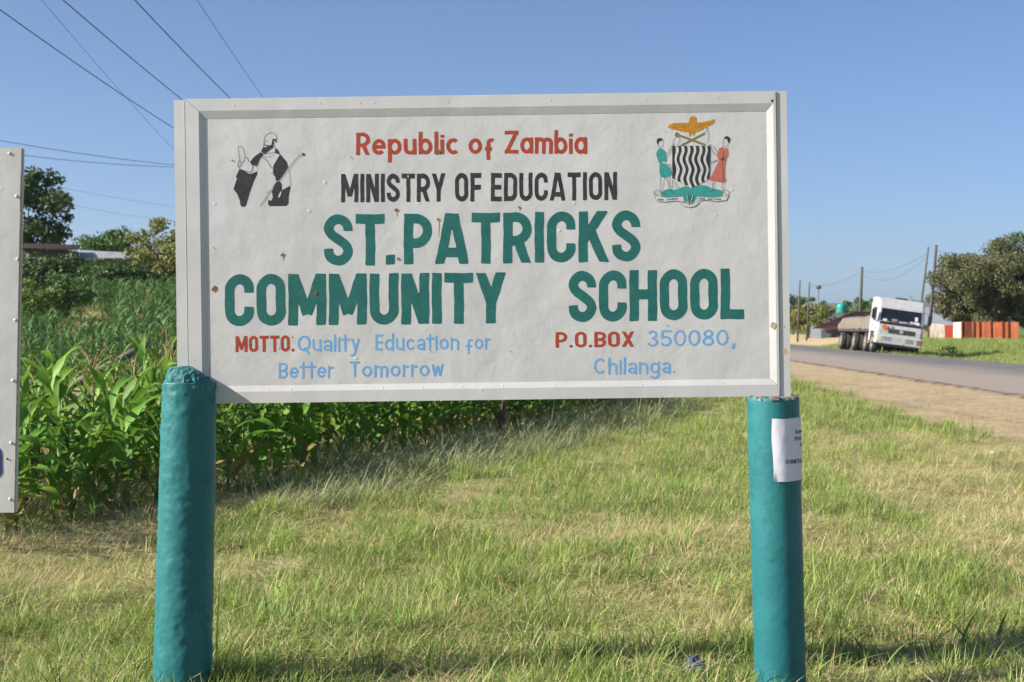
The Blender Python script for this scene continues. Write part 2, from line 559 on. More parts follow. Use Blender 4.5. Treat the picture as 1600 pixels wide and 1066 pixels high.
def stroke_field(X, Y, P, D, s, rnd):
    h = s / 2
    F = np.full(X.shape, 9.0)
    for pts, closed in P:
        n = len(pts)
        segs = [(pts[i], pts[(i + 1) % n]) for i in range(n if closed else n - 1)]
        for (a, b) in segs:
            dx, dy = b[0] - a[0], b[1] - a[1]
            ln = math.hypot(dx, dy)
            if ln < 1e-6: continue
            ux, uy = dx / ln, dy / ln
            t = (X - a[0]) * ux + (Y - a[1]) * uy
            e = np.abs((X - a[0]) * -uy + (Y - a[1]) * ux)
            F = np.minimum(F, np.maximum(e - h, np.maximum(-t, t - ln)))
        joints = pts if (closed or rnd) else pts[1:-1]
        ends = [] if (closed or rnd) else [(pts[0], pts[1]), (pts[-1], pts[-2])]
        for p in joints:
            G_ = np.hypot(X - p[0], Y - p[1]) - h
            for e0, e1 in ends:
                if math.hypot(p[0] - e0[0], p[1] - e0[1]) < h * 1.05:
                    l_ = math.hypot(e1[0] - e0[0], e1[1] - e0[1]) or 1
                    G_ = np.maximum(G_, ((X - e0[0]) * (e0[0] - e1[0]) + (Y - e0[1]) * (e0[1] - e1[1])) / l_)
            F = np.minimum(F, G_)
    for (x, y, r) in D:
        F = np.minimum(F, np.hypot(X - x, Y - y) - r)
    return F

_gc = {}
def glyph_mesh(ch, s, rnd, XH, dbl, res):
    key = (ch, s, rnd, XH, dbl)
    if key not in _gc:
        w, P, D, clip = glyph(ch, s, XH, dbl)
        d = 1.0 / res
        lo = -0.5 if not clip else -2 * d
        x = np.arange(-0.12, w + 0.14, d); y = np.arange(lo, 1.2 if not clip else 1 + 2 * d, d)
        X, Y = np.meshgrid(x, y)
        wob = 0.005
        Xw = X + wob * np.sin(Y * 7 + ord(ch)) + wob * .5 * np.sin(Y * 19 + X * 11)
        Yw = Y + wob * np.sin(X * 9 + ord(ch) * 1.7) + wob * .4 * np.sin(X * 23 + Y * 5)
        F = stroke_field(Xw, Yw, P, D, s, rnd)
        if clip:
            F = np.maximum(F, np.maximum(np.maximum(-Xw, Xw - w), np.maximum(-Yw, Yw - 1)))
        _gc[key] = (w, *field_poly(F, x[0], y[0], d))
    return _gc[key]

def word_poly(text, box, s, gap, rnd=False, XH=0.7, dbl=True, res=56):
    """box = (x_left, x_right, cap_y_left, base_y_left, cap_y_right, base_y_right) in photo units -> flat polygons (photo units)"""
    xl, xr, cl, bl, cr, br = box
    H = (bl - cl)
    adv = 0; items = []
    for ch in text:
        if ch == ' ':
            adv += .3; continue
        w, vs, fs = glyph_mesh(ch, s, rnd, XH, dbl, res)
        items.append((adv, vs, fs)); adv += w + gap
    tot = adv - gap
    sx = (xr - xl) / tot
    V, Fc = [], []
    for (a, vs, fs) in items:
        n = len(V)
        for (x, y) in vs:
            t = (a + x) / tot
            cap = cl + (cr - cl) * t; base = bl + (br - bl) * t
            V.append((xl + (a + x) * sx, base + (cap - base) * y))
        Fc += [tuple(i + n for i in f) for f in fs]
    return V, Fc

# ------------------------------------------------------------------ the school sign
SY = 5.68; SK = FPX / SY
ZC = CAMH + (HOR - 387) / SK; XC = (753.5 - 800) / SK
paint_white = None
def sign_white(name, c1, c2, bump):
    m = mat(name, c1, c2, scale=2.2, rough=0.5, spec=0.35)
    nt = m.node_tree; L = nt.links.new
    b = nt.nodes['Principled BSDF']
    tc = nt.nodes.new('ShaderNodeTexCoord')
    def nz(sc, d):
        n = nt.nodes.new('ShaderNodeTexNoise'); n.inputs['Scale'].default_value = sc; n.inputs['Detail'].default_value = d
        L(tc.outputs['Object'], n.inputs['Vector']); return n.outputs[0]
    def bumpn(hgt, dist, prev=None):
        n = nt.nodes.new('ShaderNodeBump'); n.inputs['Distance'].default_value = dist
        L(hgt, n.inputs['Height'])
        if prev: L(prev, n.inputs['Normal'])
        return n.outputs[0]
    n1 = bumpn(nz(5, 2), bump * 5)
    n2 = bumpn(nz(45, 4), bump * .55, n1)
    v = nt.nodes.new('ShaderNodeTexVoronoi'); v.inputs['Scale'].default_value = 16
    v.inputs['Randomness'].default_value = 1
    L(tc.outputs['Object'], v.inputs['Vector'])
    mr = nt.nodes.new('ShaderNodeMapRange'); mr.inputs[1].default_value = 0.05; mr.inputs[2].default_value = 0.16
    mr.inputs[3].default_value = 1; mr.inputs[4].default_value = 0
    L(v.outputs['Distance'], mr.inputs[0])
    sepc = nt.nodes.new('ShaderNodeSeparateColor'); L(v.outputs['Color'], sepc.inputs[0])
    gt = nt.nodes.new('ShaderNodeMath'); gt.operation = 'GREATER_THAN'; gt.inputs[1].default_value = 0.86
    L(sepc.outputs[0], gt.inputs[0])
    mu = nt.nodes.new('ShaderNodeMath'); mu.operation = 'MULTIPLY'
    L(gt.outputs[0], mu.inputs[0]); L(mr.outputs[0], mu.inputs[1])
    n3 = bumpn(mu.outputs[0], bump * .8, n2)
    L(n3, b.inputs['Normal'])
    return m
M_panel = sign_white('panel_paint', (0.56, 0.557, 0.56), (0.505, 0.502, 0.503), 0.0013)
M_frame = sign_white('frame_paint', (0.565, 0.562, 0.562), (0.51, 0.506, 0.505), 0.0007)
M_red = mat('red_paint', (0.40, 0.055, 0.022), (0.32, 0.05, 0.025), scale=30, rough=0.5)
M_black = mat('black_paint', (0.022, 0.022, 0.024), (0.04, 0.04, 0.042), scale=30, rough=0.5)
M_green = mat('green_paint', (0.011, 0.105, 0.095), (0.016, 0.135, 0.122), scale=14, rough=0.5, c3=(0.03, 0.2, 0.18), scale3=70, amt3=0.4)
M_blue = mat('blue_paint', (0.12, 0.32, 0.62), (0.16, 0.38, 0.66), scale=25, rough=0.5)
M_post = None
sign = empty('school_sign', (XC, SY, 0))
tag(sign, 'white framed school signboard with painted lettering on two teal posts', 'sign')

def sg(px, py, d=0.0):
    """photo units on the sign plane -> sign local coordinates, d metres proud"""
    k = (SY - d) / SY
    return ((((px - 800) / FPX * (SY - d)) - XC), -d, CAMH + (HOR - py) / FPX * (SY - d))

TILT = math.atan2(13, 956)
cx0, cy0 = 753.5, 387.0
def fr(u, v, d):
    """frame coordinates (photo units from the sign centre, before tilt)"""
    x = u * math.cos(TILT) - v * math.sin(TILT); y = u * math.sin(TILT) + v * math.cos(TILT)
    return (x / SK, -d, ZC + y / SK)
HW, HH = 477.0, 238.0
# panel (thin box) between the rails
def fbox(mb, u0, u1, v0, v1, d0, d1):
    vs = [fr(u, v, d) for d in (d0, d1) for v in (v0, v1) for u in (u0, u1)]
    mb.add(vs, [(0, 1, 3, 2), (4, 6, 7, 5), (0, 4, 5, 1), (2, 3, 7, 6), (0, 2, 6, 4), (1, 5, 7, 3)])
UL, UR, VT, VB = -431, 447, 207, -211      # panel opening
pm = MB()
NXP, NYP = 60, 30
for side, d in ((0, 0.0), (1, -0.012)):
    base = len(pm.v)
    for j in range(NYP + 1):
        for i in range(NXP + 1):
            u = (UL - 8) + (UR - UL + 16) * i / NXP; v = (VB - 8) + (VT - VB + 16) * j / NYP
            pm.v.append(fr(u, v, d))
    for j in range(NYP):
        for i in range(NXP):
            a = base + j * (NXP + 1) + i
            q = (a, a + 1, a + NXP + 2, a + NXP + 1)
            pm.f.append(q if side == 0 else q[::-1])
panel = pm.build('panel', M_panel, sign, smooth=True)

# frame rails: flat outer face, sloping inner face, mitred
DR, BW = 0.009, 15.5
RL, RR_, RT, RB = -460.5, 461, 238, -238        # outer edges of the rails
il, ir, it, ib = UL - 8.5, UR + 10, VT + 12, VB - 9   # inner edge of flat face
def rail(name, o0, o1, i0, i1, b0, b1):
    vs = [fr(*o0, DR), fr(*o1, DR), fr(*i1, DR), fr(*i0, DR), fr(*b1, 0.0008), fr(*b0, 0.0008), fr(*o0, -0.03), fr(*o1, -0.03), fr(*b1, -0.03), fr(*b0, -0.03)]
    return mesh_obj(name, vs, [(0, 3, 2, 1), (3, 5, 4, 2), (0, 1, 7, 6), (6, 7, 8, 9), (0, 6, 9, 5, 3), (1, 2, 4, 8, 7), (5, 9, 8, 4)], M_frame, sign)
g = 0.35
rail('frame_rail', (RL + g, RT), (RR_ - g, RT), (il + g, it), (ir - g, it), (UL + g, VT), (UR - g, VT))
rail('frame_rail', (RR_ - g, RB), (RL + g, RB), (ir - g, ib), (il + g, ib), (UR - g, VB), (UL + g, VB))
rail('frame_rail', (RL, RB + g), (RL, RT - g), (il, ib + g), (il, it - g), (UL, VB + g), (UL, VT - g))
rail('frame_rail', (RR_, RT - g), (RR_, RB + g), (ir, it - g), (ir, ib + g), (UR, VT - g), (UR, VB + g))
# side tubes
mb = MB(); fbox(mb, -478.5, -461.8, -330, 236.5, -0.04, DR - 0.003); mb.build('side_tube', M_frame, sign)
mb = MB(); fbox(mb, 462.2, 478.5, -290, 238, -0.045, 0.004); mb.build('side_tube', M_frame, sign)
# bolt holes / rivets in the rails
M_dark = mat('dark_hole', (0.03, 0.028, 0.026), rough=0.9)
def disc(cx, cy, r, d, n=10, jit=0.0):
    pts = []
    for k in range(n):
        rr = r * (1 + jit * (random.random() - .5))
        pts.append(sg(cx + rr * math.cos(2 * math.pi * k / n), cy + rr * math.sin(2 * math.pi * k / n), d))
    return pts
mb = MB(); mb.add(disc(1206.5, 157.5, 2.0, DR + .0006)[::-1], [tuple(range(10))]); mb.build('bolt_hole', M_dark, sign)
def dome(cx, cy, r, d, hgt, n=8):
    mb = MB()
    a = disc(cx, cy, r, d, n); b = disc(cx, cy, r * .7, d + hgt * .7, n); c = sg(cx, cy, d + hgt)
    mb.add(a + b + [c], [(k, n + k, n + (k + 1) % n, (k + 1) % n) for k in range(n)] + [(n + k, 2 * n, n + (k + 1) % n) for k in range(n)])
    return mb
for (x, y) in ((420, 608.5), (455, 608.3), (598, 606), (660, 605.2), (722, 604.5), (786, 603.5), (868, 602.6), (1003, 600.8), (1066, 600), (1130, 599)):
    dome(x, y, 1.5, DR * .45, .004).build('paint_drip', M_frame, sign, smooth=True)
for (x, y) in ((366, 164), (500, 161.5), (562, 161), (585, 160.5), (700, 159), (860, 156.5), (1010, 154.5), (1120, 153)):
    dome(x, y, .9, DR, .002).build('paint_drip', M_frame, sign, smooth=True)

def flat(V, F, d, name, m, parent):
    vs = [sg(x, y, d) for (x, y) in V]
    return mesh_obj(name, vs, [f for f in F], m, parent)
LD = 0.0004
def word(text, box, s, gap, m, **kw):
    V, F = word_poly(text, box, s, gap, **kw)
    return flat(V, F, LD, 'lettering', m, panel)
word('Republic', (556.5, 718, 207.5, 242.5, 205, 241), .165, .085, M_red, dbl=False)
word('of', (732, 773, 206, 240.6, 205.7, 240.3), .165, .085, M_red, dbl=False)
word('Zambia', (788.5, 917.5, 204.5, 240, 203, 241), .165, .07, M_red, dbl=False)
word('MINISTRY', (533, 696, 272, 316.5, 271, 315), .175, .085, M_black)
word('OF', (711, 752, 270.5, 315.3, 270.2, 315), .175, .10, M_black)
word('EDUCATION', (767, 964, 270.5, 314.8, 269, 312.5), .17, .10, M_black)
word('ST', (506, 601, 335.5, 415.3, 334.5, 414.5), .19, .06, M_green)
word('.', (603, 617, 334.5, 414.3, 334.5, 414.3), .19, .06, M_green)
word('PATRICKS', (631, 1000.5, 334.5, 413.5, 329, 408.5), .19, .065, M_green)
word('COMMUNITY', (351.5, 790.5, 429, 510, 426, 505), .195, .055, M_green)
word('SCHOOL', (888.5, 1163, 424, 504, 419.5, 498.5), .195, .06, M_green)
word('MOTTO:', (368, 460, 525.5, 550.5, 524, 549.5), .19, .09, M_red, rnd=True)
word('Quality', (465, 562, 524.5, 549, 523, 548), .13, .12, M_blue, rnd=True)
word('Education', (586.5, 717, 522.5, 547.8, 521.5, 546), .13, .12, M_blue, rnd=True)
word('for', (728, 766, 523, 546, 522, 545.2), .13, .13, M_blue, rnd=True)
word('Better', (435.5, 521, 567, 591.5, 565.5, 590), .13, .12, M_blue, rnd=True)
word('Tomorrow', (546.5, 693, 565, 589, 563, 587.5), .13, .12, M_blue, rnd=True)
word('P.O.BOX', (868, 991, 519, 543.5, 518, 542), .17, .10, M_red, rnd=True)
word('350080', (1012, 1138, 516.5, 541.7, 515, 540), .12, .12, M_blue, rnd=True)
word(',', (1144, 1149, 515, 540, 515, 540), .14, .1, M_blue, rnd=True)
word('Chilanga.', (928, 1055, 560, 584.5, 559, 583), .13, .12, M_blue, rnd=True)

# pictures: layered flat paint
from mathutils.geometry import tessellate_polygon
class Art:
    def __init__(s, ox, oy, k):
        s.o = (ox, oy, k); s.layers = {}; s.n = 0
    def poly(s, pts, m):
        s.n += 1
        d = LD + 0.00002 * s.n
        tri = tessellate_polygon([[Vector((x, y, 0)) for x, y in pts]])
        s.layers.setdefault(m, []).append((pts, tri, d))
    def line(s, pts, wd, m):
        P, Fc = [], []
        n = len(pts)
        L_, Rr = [], []
        for i, p in enumerate(pts):
            a = pts[max(i - 1, 0)]; b = pts[min(i + 1, n - 1)]
            dx, dy = b[0] - a[0], b[1] - a[1]; l = math.hypot(dx, dy) or 1
            L_.append((p[0] - dy / l * wd / 2, p[1] + dx / l * wd / 2)); Rr.append((p[0] + dy / l * wd / 2, p[1] - dx / l * wd / 2))
        s.poly_raw(L_ + Rr, [(i, i + 1, n + i + 1) for i in range(n - 1)] + [(i, n + i + 1, n + i) for i in range(n - 1)], m)
    def poly_raw(s, pts, tri, m):
        s.n += 1
        s.layers.setdefault(m, []).append((pts, tri, LD + 0.00002 * s.n))
    def build(s, name, parent):
        for m, items in s.layers.items():
            mb = MB()
            for pts, tri, d in items:
                vs = [sg(s.o[0] + x / s.o[2], s.o[1] + y / s.o[2], d) for x, y in pts]
                fs = []
                for t in tri:
                    a, b, c = [Vector(vs[i]) for i in t]
                    nrm = (b - a).cross(c - a)
                    fs.append(t if nrm.y < 0 else (t[0], t[2], t[1]))
                mb.add(vs, fs)
            o_ = mb.build(name, m, parent)
            if m is M_panel: o_['kind'] = 'stuff'
def smooth(pts, it=2):
    for _ in range(it):
        q = []
        n = len(pts)
        for i in range(n):
            a, b = pts[i], pts[(i + 1) % n]
            q += [(a[0] * .75 + b[0] * .25, a[1] * .75 + b[1] * .25), (a[0] * .25 + b[0] * .75, a[1] * .25 + b[1] * .75)]
        pts = q
    return pts
def curve(pts, n=6):
    out = []
    P_ = [pts[0]] + pts + [pts[-1]]
    for i in range(1, len(P_) - 2):
        p0, p1, p2, p3 = P_[i - 1:i + 3]
        for k in range(n):
            t = k / n
            out.append(tuple(.5 * (2 * p1[c] + (p2[c] - p0[c]) * t + (2 * p0[c] - 5 * p1[c] + 4 * p2[c] - p3[c]) * t * t + (3 * p1[c] - p0[c] - 3 * p2[c] + p3[c]) * t ** 3) for c in (0, 1)))
    return out + [pts[-1]]
M_ink = mat('thin_ink', (0.09, 0.088, 0.09), rough=0.6)
M_gold = mat('gold_paint', (0.52, 0.25, 0.012), (0.42, 0.17, 0.01), scale=60, rough=0.5)
M_olive = mat('olive_paint', (0.20, 0.165, 0.05), rough=0.5)
M_teal_art = mat('teal_paint', (0.03, 0.26, 0.24), (0.04, 0.31, 0.28), scale=40, rough=0.5)
M_salmon = mat('salmon_paint', (0.5, 0.15, 0.11), (0.43, 0.12, 0.09), scale=50, rough=0.5)
# bishop-like figure
A = Art(350, 190, 7.35)
K = M_black
A.poly([(178, 545), (240, 570), (285, 600), (330, 595), (382, 570), (382, 605), (345, 680), (305, 790), (275, 890), (250, 970), (235, 980), (205, 978), (190, 965), (180, 905), (150, 830), (108, 775), (150, 650), (133, 640)], K)
A.poly([(300, 462), (350, 400), (420, 352), (455, 375), (440, 400), (415, 420), (395, 480), (380, 510), (330, 500), (305, 480)], K)
A.poly([(455, 262), (490, 268), (520, 276), (545, 266), (556, 200), (605, 198), (606, 235), (594, 248), (588, 216), (568, 218), (566, 300), (520, 330), (475, 370), (440, 362), (425, 340), (446, 300)], K)
A.poly([(455, 279), (492, 279), (490, 294), (455, 293)], M_panel)
A.poly([(590, 305), (620, 325), (640, 370), (722, 465), (736, 525), (690, 600), (630, 680), (592, 680), (588, 630), (570, 620), (562, 570), (570, 495), (605, 450), (640, 380), (612, 366), (580, 355), (586, 330)], K)
A.poly([(605, 690), (640, 685), (662, 720), (664, 790), (700, 770), (755, 738), (763, 762), (742, 850), (740, 940), (715, 970), (520, 972), (505, 940), (510, 900), (545, 910), (560, 870), (550, 800), (575, 740)], K)
A.poly(smooth([(620, 870), (640, 820), (664, 790), (650, 850), (628, 880)], 1), M_panel)
for ln, wd in (([(462, 255), (462, 200), (485, 155), (535, 131), (585, 145), (606, 180), (606, 200)], 5), ([(455, 262), (458, 240), (462, 225)], 4),
               ([(575, 215), (575, 270), (590, 320), (585, 350)], 4), ([(560, 300), (500, 350), (455, 378)], 3), ([(455, 378), (520, 365), (580, 360), (640, 378)], 4),
               ([(415, 420), (460, 420), (500, 460), (530, 510), (555, 540)], 6), ([(440, 400), (520, 405), (560, 390)], 3), ([(640, 385), (600, 450), (555, 535)], 3),
               ([(383, 560), (382, 520), (395, 470), (420, 418)], 3), ([(160, 290), (170, 360), (180, 440), (200, 470), (225, 450), (240, 405), (225, 330), (195, 285), (160, 290)], 4),
               ([(178, 440), (160, 500), (176, 540)], 6), ([(200, 470), (178, 520)], 5), ([(240, 405), (265, 420), (280, 450), (300, 458)], 6), ([(185, 530), (215, 480), (240, 420)], 3),
               ([(178, 545), (250, 570), (295, 580), (318, 570), (328, 510), (305, 480)], 7), ([(330, 505), (382, 520)], 4), ([(540, 600), (560, 585)], 5),
               ([(545, 780), (605, 690)], 5), ([(560, 790), (628, 700)], 4), ([(410, 970), (480, 870), (545, 782)], 4), ([(425, 972), (490, 890)], 3), ([(470, 920), (510, 850), (545, 790)], 4),
               ([(475, 830), (520, 790)], 3), ([(490, 850), (470, 890)], 4), ([(630, 680), (760, 505), (850, 400), (905, 362)], 4), ([(640, 688), (770, 515), (860, 410), (912, 392)], 4),
               ([(742, 550), (755, 620), (763, 740)], 4), ([(480, 222), (494, 226)], 8)):
    A.line(curve(ln), wd, M_ink)
A.poly(smooth([(898, 365), (920, 362), (932, 378), (920, 395), (900, 392)], 1), K)
A.build('painted_figure', panel)
# coat of arms
A = Art(980, 170, 6.66)
A.poly(smooth([(350, 918), (350, 890), (378, 850), (420, 835), (500, 845), (560, 822), (610, 800), (668, 832), (720, 800), (790, 793), (850, 810), (880, 830), (930, 838), (985, 850), (1000, 915), (900, 918), (720, 922), (690, 985), (610, 985), (590, 922), (470, 918)], 1), M_teal_art)
sh = [(470, 388), (868, 388), (866, 640), (852, 738), (668, 830), (520, 748), (484, 716), (470, 620)]
A.poly(sh, M_panel)
def bottom(x):
    return 722 + (x - 470) * (830 - 722) / 198 if x < 668 else 830 - (x - 668) * 92 / 184
for (xa, xb) in ((472, 498), (521, 552), (582, 615), (643, 678), (703, 738), (768, 800), (826, 868)):
    Lp, Rp = [], []
    for i in range(25):
        y = 388 + (bottom((xa + xb) / 2 + 10) - 388) * i / 24
        o = 14 * math.sin((y - 388) / 205 * 2 * math.pi + .4) + (y - 388) * .045
        x0_, x1_ = xa + o, xb + o
        if xa < 480: x0_, x1_ = 471, xb + o * .55
        if xb > 860: x1_, x0_ = 868 - (y - 388) * .03, xa + o * .8
        Lp.append((x0_, min(y, bottom(x0_)))); Rp.append((x1_, min(y, bottom(x1_))))
    n = len(Lp)
    A.poly_raw(Lp + Rp, [(i, i + 1, n + i + 1) for i in range(n - 1)] + [(i, n + i + 1, n + i) for i in range(n - 1)], M_black)
A.line(sh + [sh[0]], 4, M_ink)
A.line([(560, 384), (804, 258)], 22, M_olive); A.line([(520, 270), (812, 377)], 22, M_olive)
A.poly([(518 + 25 * math.cos(a), 270 + 25 * math.sin(a)) for a in np.linspace(0, 6.2, 14)], M_olive)
A.poly([(420, 192), (440, 165), (480, 150), (560, 146), (640, 148), (645, 105), (660, 85), (685, 76), (710, 85), (724, 106), (716, 130), (735, 147), (800, 137), (860, 126), (905, 106), (912, 125), (895, 155), (868, 168), (862, 178), (838, 182), (828, 198), (800, 202), (786, 220), (760, 222), (735, 242), (715, 238), (700, 262), (690, 285), (682, 262), (668, 262), (655, 285), (640, 290), (644, 262), (628, 240), (600, 246), (580, 232), (560, 240), (540, 226), (516, 228), (490, 214), (466, 216), (450, 205)], M_gold)
for ln in ([(645, 150), (640, 200), (650, 240)], [(470, 190), (540, 195), (620, 190)], [(730, 195), (800, 180), (870, 150)], [(500, 170), (600, 172)], [(745, 170), (840, 150)]):
    A.line(curve(ln), 5, M_olive)
A.poly([(306, 335), (315, 312), (340, 304), (365, 310), (370, 325), (342, 335), (326, 346), (322, 374), (309, 358)], M_black)
A.poly(smooth([(318, 428), (345, 402), (385, 430), (405, 470), (413, 558), (385, 550), (362, 528), (352, 580), (332, 570), (312, 512), (299, 470)], 1), M_teal_art)
A.poly([(336, 585), (350, 560), (412, 592), (440, 610), (460, 650), (463, 680), (440, 702), (395, 716), (348, 708), (335, 660)], M_teal_art)
A.poly([(1008, 297), (1035, 284), (1062, 294), (1073, 325), (1058, 364), (1046, 345), (1040, 316), (1012, 313)], M_black)
A.poly([(975, 402), (998, 398), (1008, 432), (1030, 400), (1048, 420), (1052, 480), (1030, 525), (1018, 600), (1016, 700), (1031, 755), (990, 768), (900, 752), (847, 742), (880, 690), (920, 610), (950, 550), (974, 522), (942, 524), (936, 480), (955, 415)], M_salmon)
A.poly(smooth([(970, 520), (1000, 500), (1022, 515), (1015, 535), (985, 550)], 1), mat('brown_paint', (0.16, 0.06, 0.035), rough=.5))
for ln, wd in (([(322, 372), (330, 395), (345, 402)], 4), ([(368, 325), (375, 355), (368, 385), (362, 408)], 4), ([(402, 462), (420, 462), (455, 405), (475, 372), (490, 375)], 4),
               ([(410, 495), (428, 488), (480, 402)], 4), ([(350, 530), (400, 570), (460, 590), (478, 620), (465, 630)], 5), ([(365, 570), (420, 590), (465, 625)], 4),
               ([(350, 708), (345, 800), (342, 870), (395, 882)], 4), ([(390, 714), (372, 800), (362, 860)], 4), ([(405, 716), (425, 780), (440, 850), (490, 872)], 4), ([(440, 702), (440, 780), (462, 850)], 4),
               ([(465, 640), (470, 730), (470, 830)], 4), ([(482, 380), (478, 340), (500, 300), (545, 300), (540, 340), (520, 384)], 4), ([(832, 195), (846, 270), (836, 362)], 4), ([(805, 260), (838, 190)], 4),
               ([(868, 375), (900, 400), (940, 465)], 4), ([(845, 372), (880, 380)], 4), ([(868, 402), (905, 470), (938, 488)], 4), ([(868, 575), (920, 545), (975, 525)], 5), ([(868, 555), (930, 535)], 3),
               ([(1010, 312), (996, 350), (998, 385), (1020, 395)], 4), ([(1048, 365), (1040, 395)], 4), ([(882, 752), (888, 850), (845, 862)], 4), ([(908, 755), (898, 850)], 4), ([(980, 765), (985, 850), (990, 880)], 4), ([(1010, 760), (1002, 870)], 4),
               ([(1000, 440), (990, 560), (1000, 700), (990, 765)], 4)):
    A.line(curve(ln), wd, M_ink)
# ribbon
for pts in ([(278, 870), (300, 905), (420, 924), (585, 912), (592, 970), (500, 958), (400, 972), (310, 966), (292, 925)], [(1062, 868), (1045, 905), (920, 924), (718, 912), (742, 960), (820, 950), (930, 966), (1030, 952), (1050, 915)], [(545, 962), (600, 985), (650, 1000), (700, 985), (745, 960), (742, 985), (705, 1015), (650, 1027), (585, 1015), (555, 990)]):
    A.poly(pts, M_panel)
    A.line(pts + [pts[0]], 4, M_ink)
for ln in ([(278, 870), (310, 850), (345, 850), (360, 870), (320, 885), (300, 905)], [(1062, 868), (1035, 848), (1000, 848), (985, 870), (1020, 882), (1045, 905)]):
    A.line(curve(ln), 4, M_ink)
A.poly([(608, 880), (625, 900), (640, 970), (650, 1000), (662, 960), (680, 895), (690, 900), (668, 975), (650, 1008), (632, 975)], M_panel)
for ln in ([(610, 880), (632, 960), (650, 1005)], [(690, 895), (668, 965), (650, 1005)], [(640, 885), (646, 960)], [(652, 880), (652, 960)], [(664, 885), (658, 960)]):
    A.line(ln, 5, M_ink)
for pts in ([(490, 770), (505, 765), (510, 790), (495, 800)], [(495, 825), (520, 810), (550, 825)]):
    A.line(curve(pts), 4, M_ink)
for txt, bx in (('ONE', (315, 378, 936, 956, 938, 958)), ('ZAMBIA', (405, 525, 938, 956, 925, 944)), ('ONE', (745, 810, 924, 944, 930, 949)), ('NATION', (840, 975, 932, 950, 934, 952))):
    V, F = word_poly(txt, bx, .17, .16, res=24)
    A.poly_raw(V, [t for f in F for t in ([(f[0], f[i], f[i + 1]) for i in range(1, len(f) - 1)])], M_ink)
A.build('coat_of_arms', panel)

# rust spots and runs on the board
M_rust = mat('rust', (0.16, 0.07, 0.025), (0.28, 0.13, 0.03), scale=200, rough=0.9)
M_run = mat('rust_run', (0.60, 0.52, 0.36), (0.66, 0.60, 0.47), scale=60, rough=0.7)
mb = MB(); mr_ = MB()
for (x, y, r, run) in ((683, 237, 4.2, 0), (619, 328, 2.6, 9), (684.5, 343, 2.4, 24), (441.5, 398, 2.8, 8), (335, 451, 4, 6), (622, 405, 2.3, 0), (493, 459, 3.2, 0), (638, 273, 3.0, 4), (811, 324, 2.2, 5), (548, 246, 1.2, 0), (1043, 509, 1.0, 0), (674, 550, 1.1, 0), (363, 251, 1.6, 0), (797, 549, 1.0, 0), (333, 387, 1.2, 0)):
    mb.add(disc(x, y, r, LD + .0016, 9, .7)[::-1], [tuple(range(9))])
    if run:
        w_ = r * .55
        mr_.add([sg(x - w_, y, LD + .0008), sg(x - w_ * .8, y + run, LD + .0008), sg(x + w_ * .2, y + run * 1.15, LD + .0008), sg(x + w_, y, LD + .0008)], [(0, 1, 2, 3)])
mb.build('rust_spots', M_rust, panel)['kind'] = 'stuff'; mr_.build('rust_runs', M_run, panel)['kind'] = 'stuff'
mb = MB()
for (x, y, r, d) in ((1209, 509, 5, DR + .001), (1227, 550, 4, .0046), (1224, 509.5, 2.5, .0046)):
    mb.add(disc(x, y, r, d, 11, .6)[::-1], [tuple(range(11))])
mb.build('rust_stains', mat('stain', (0.42, 0.29, 0.13), (0.6, 0.5, 0.35), scale=120, rough=.8), sign)['kind'] = 'stuff'

# posts
def post_material():
    m = mat('teal_gloss', (0.015, 0.130, 0.145), (0.021, 0.158, 0.172), scale=5, rough=0.45, bump=0.0022, bscale=30, spec=0.35, c3=(0.012, 0.085, 0.095), scale3=16, amt3=.45)
    return m
M_post = post_material()
def post(name, bot, top, r0, r1, lump, parent):
    bot = Vector(bot); top = Vector(top)
    NS, NR = (110, 230) if lump > .5 else (56, 90)
    ax = (top - bot)
    V, F = [], []
    for j in range(NR + 1):
        t = j / NR
        c = bot + ax * t
        for i in range(NS):
            a = 2 * math.pi * i / NS
            d = Vector((math.cos(a), math.sin(a), 0))
            q = c + d * (r0 + (r1 - r0) * t)
            nn = noise.noise(q * 3.0) * .0008 + noise.noise(q * 14.0) * .0016 * (1 + 1.6 * max(0, noise.noise(q * 2.3 + Vector((5, 1, 2))))) + max(0, noise.noise(q * 26) - .1) * .004 + max(0, noise.noise(q * 2.6 + Vector((9, 4, 0))) + .1) * noise.noise(q * 42) * .006
            V.append(q + d * nn * lump)
    for j in range(NR):
        for i in range(NS):
            F.append((j * NS + i, j * NS + (i + 1) % NS, (j + 1) * NS + (i + 1) % NS, (j + 1) * NS + i))
    F.append(tuple(NR * NS + k for k in range(NS)))
    return mesh_obj(name, V, F, M_post, parent, smooth=True)
def loc(px, py, Y=SY):
    p = at(px, py, Y); return Vector((p.x - XC, p.y - SY, p.z))
LPb, LPt = loc(284, 1110), loc(296.5, 597)
RPb, RPt = loc(1220.5, 1110), loc(1207.5, 620.5)
p1 = post('post', LPb, LPt, .1165, .1065, 1.0, sign)
p2 = post('post', RPb, RPt, .1005, .1035, .22, sign)
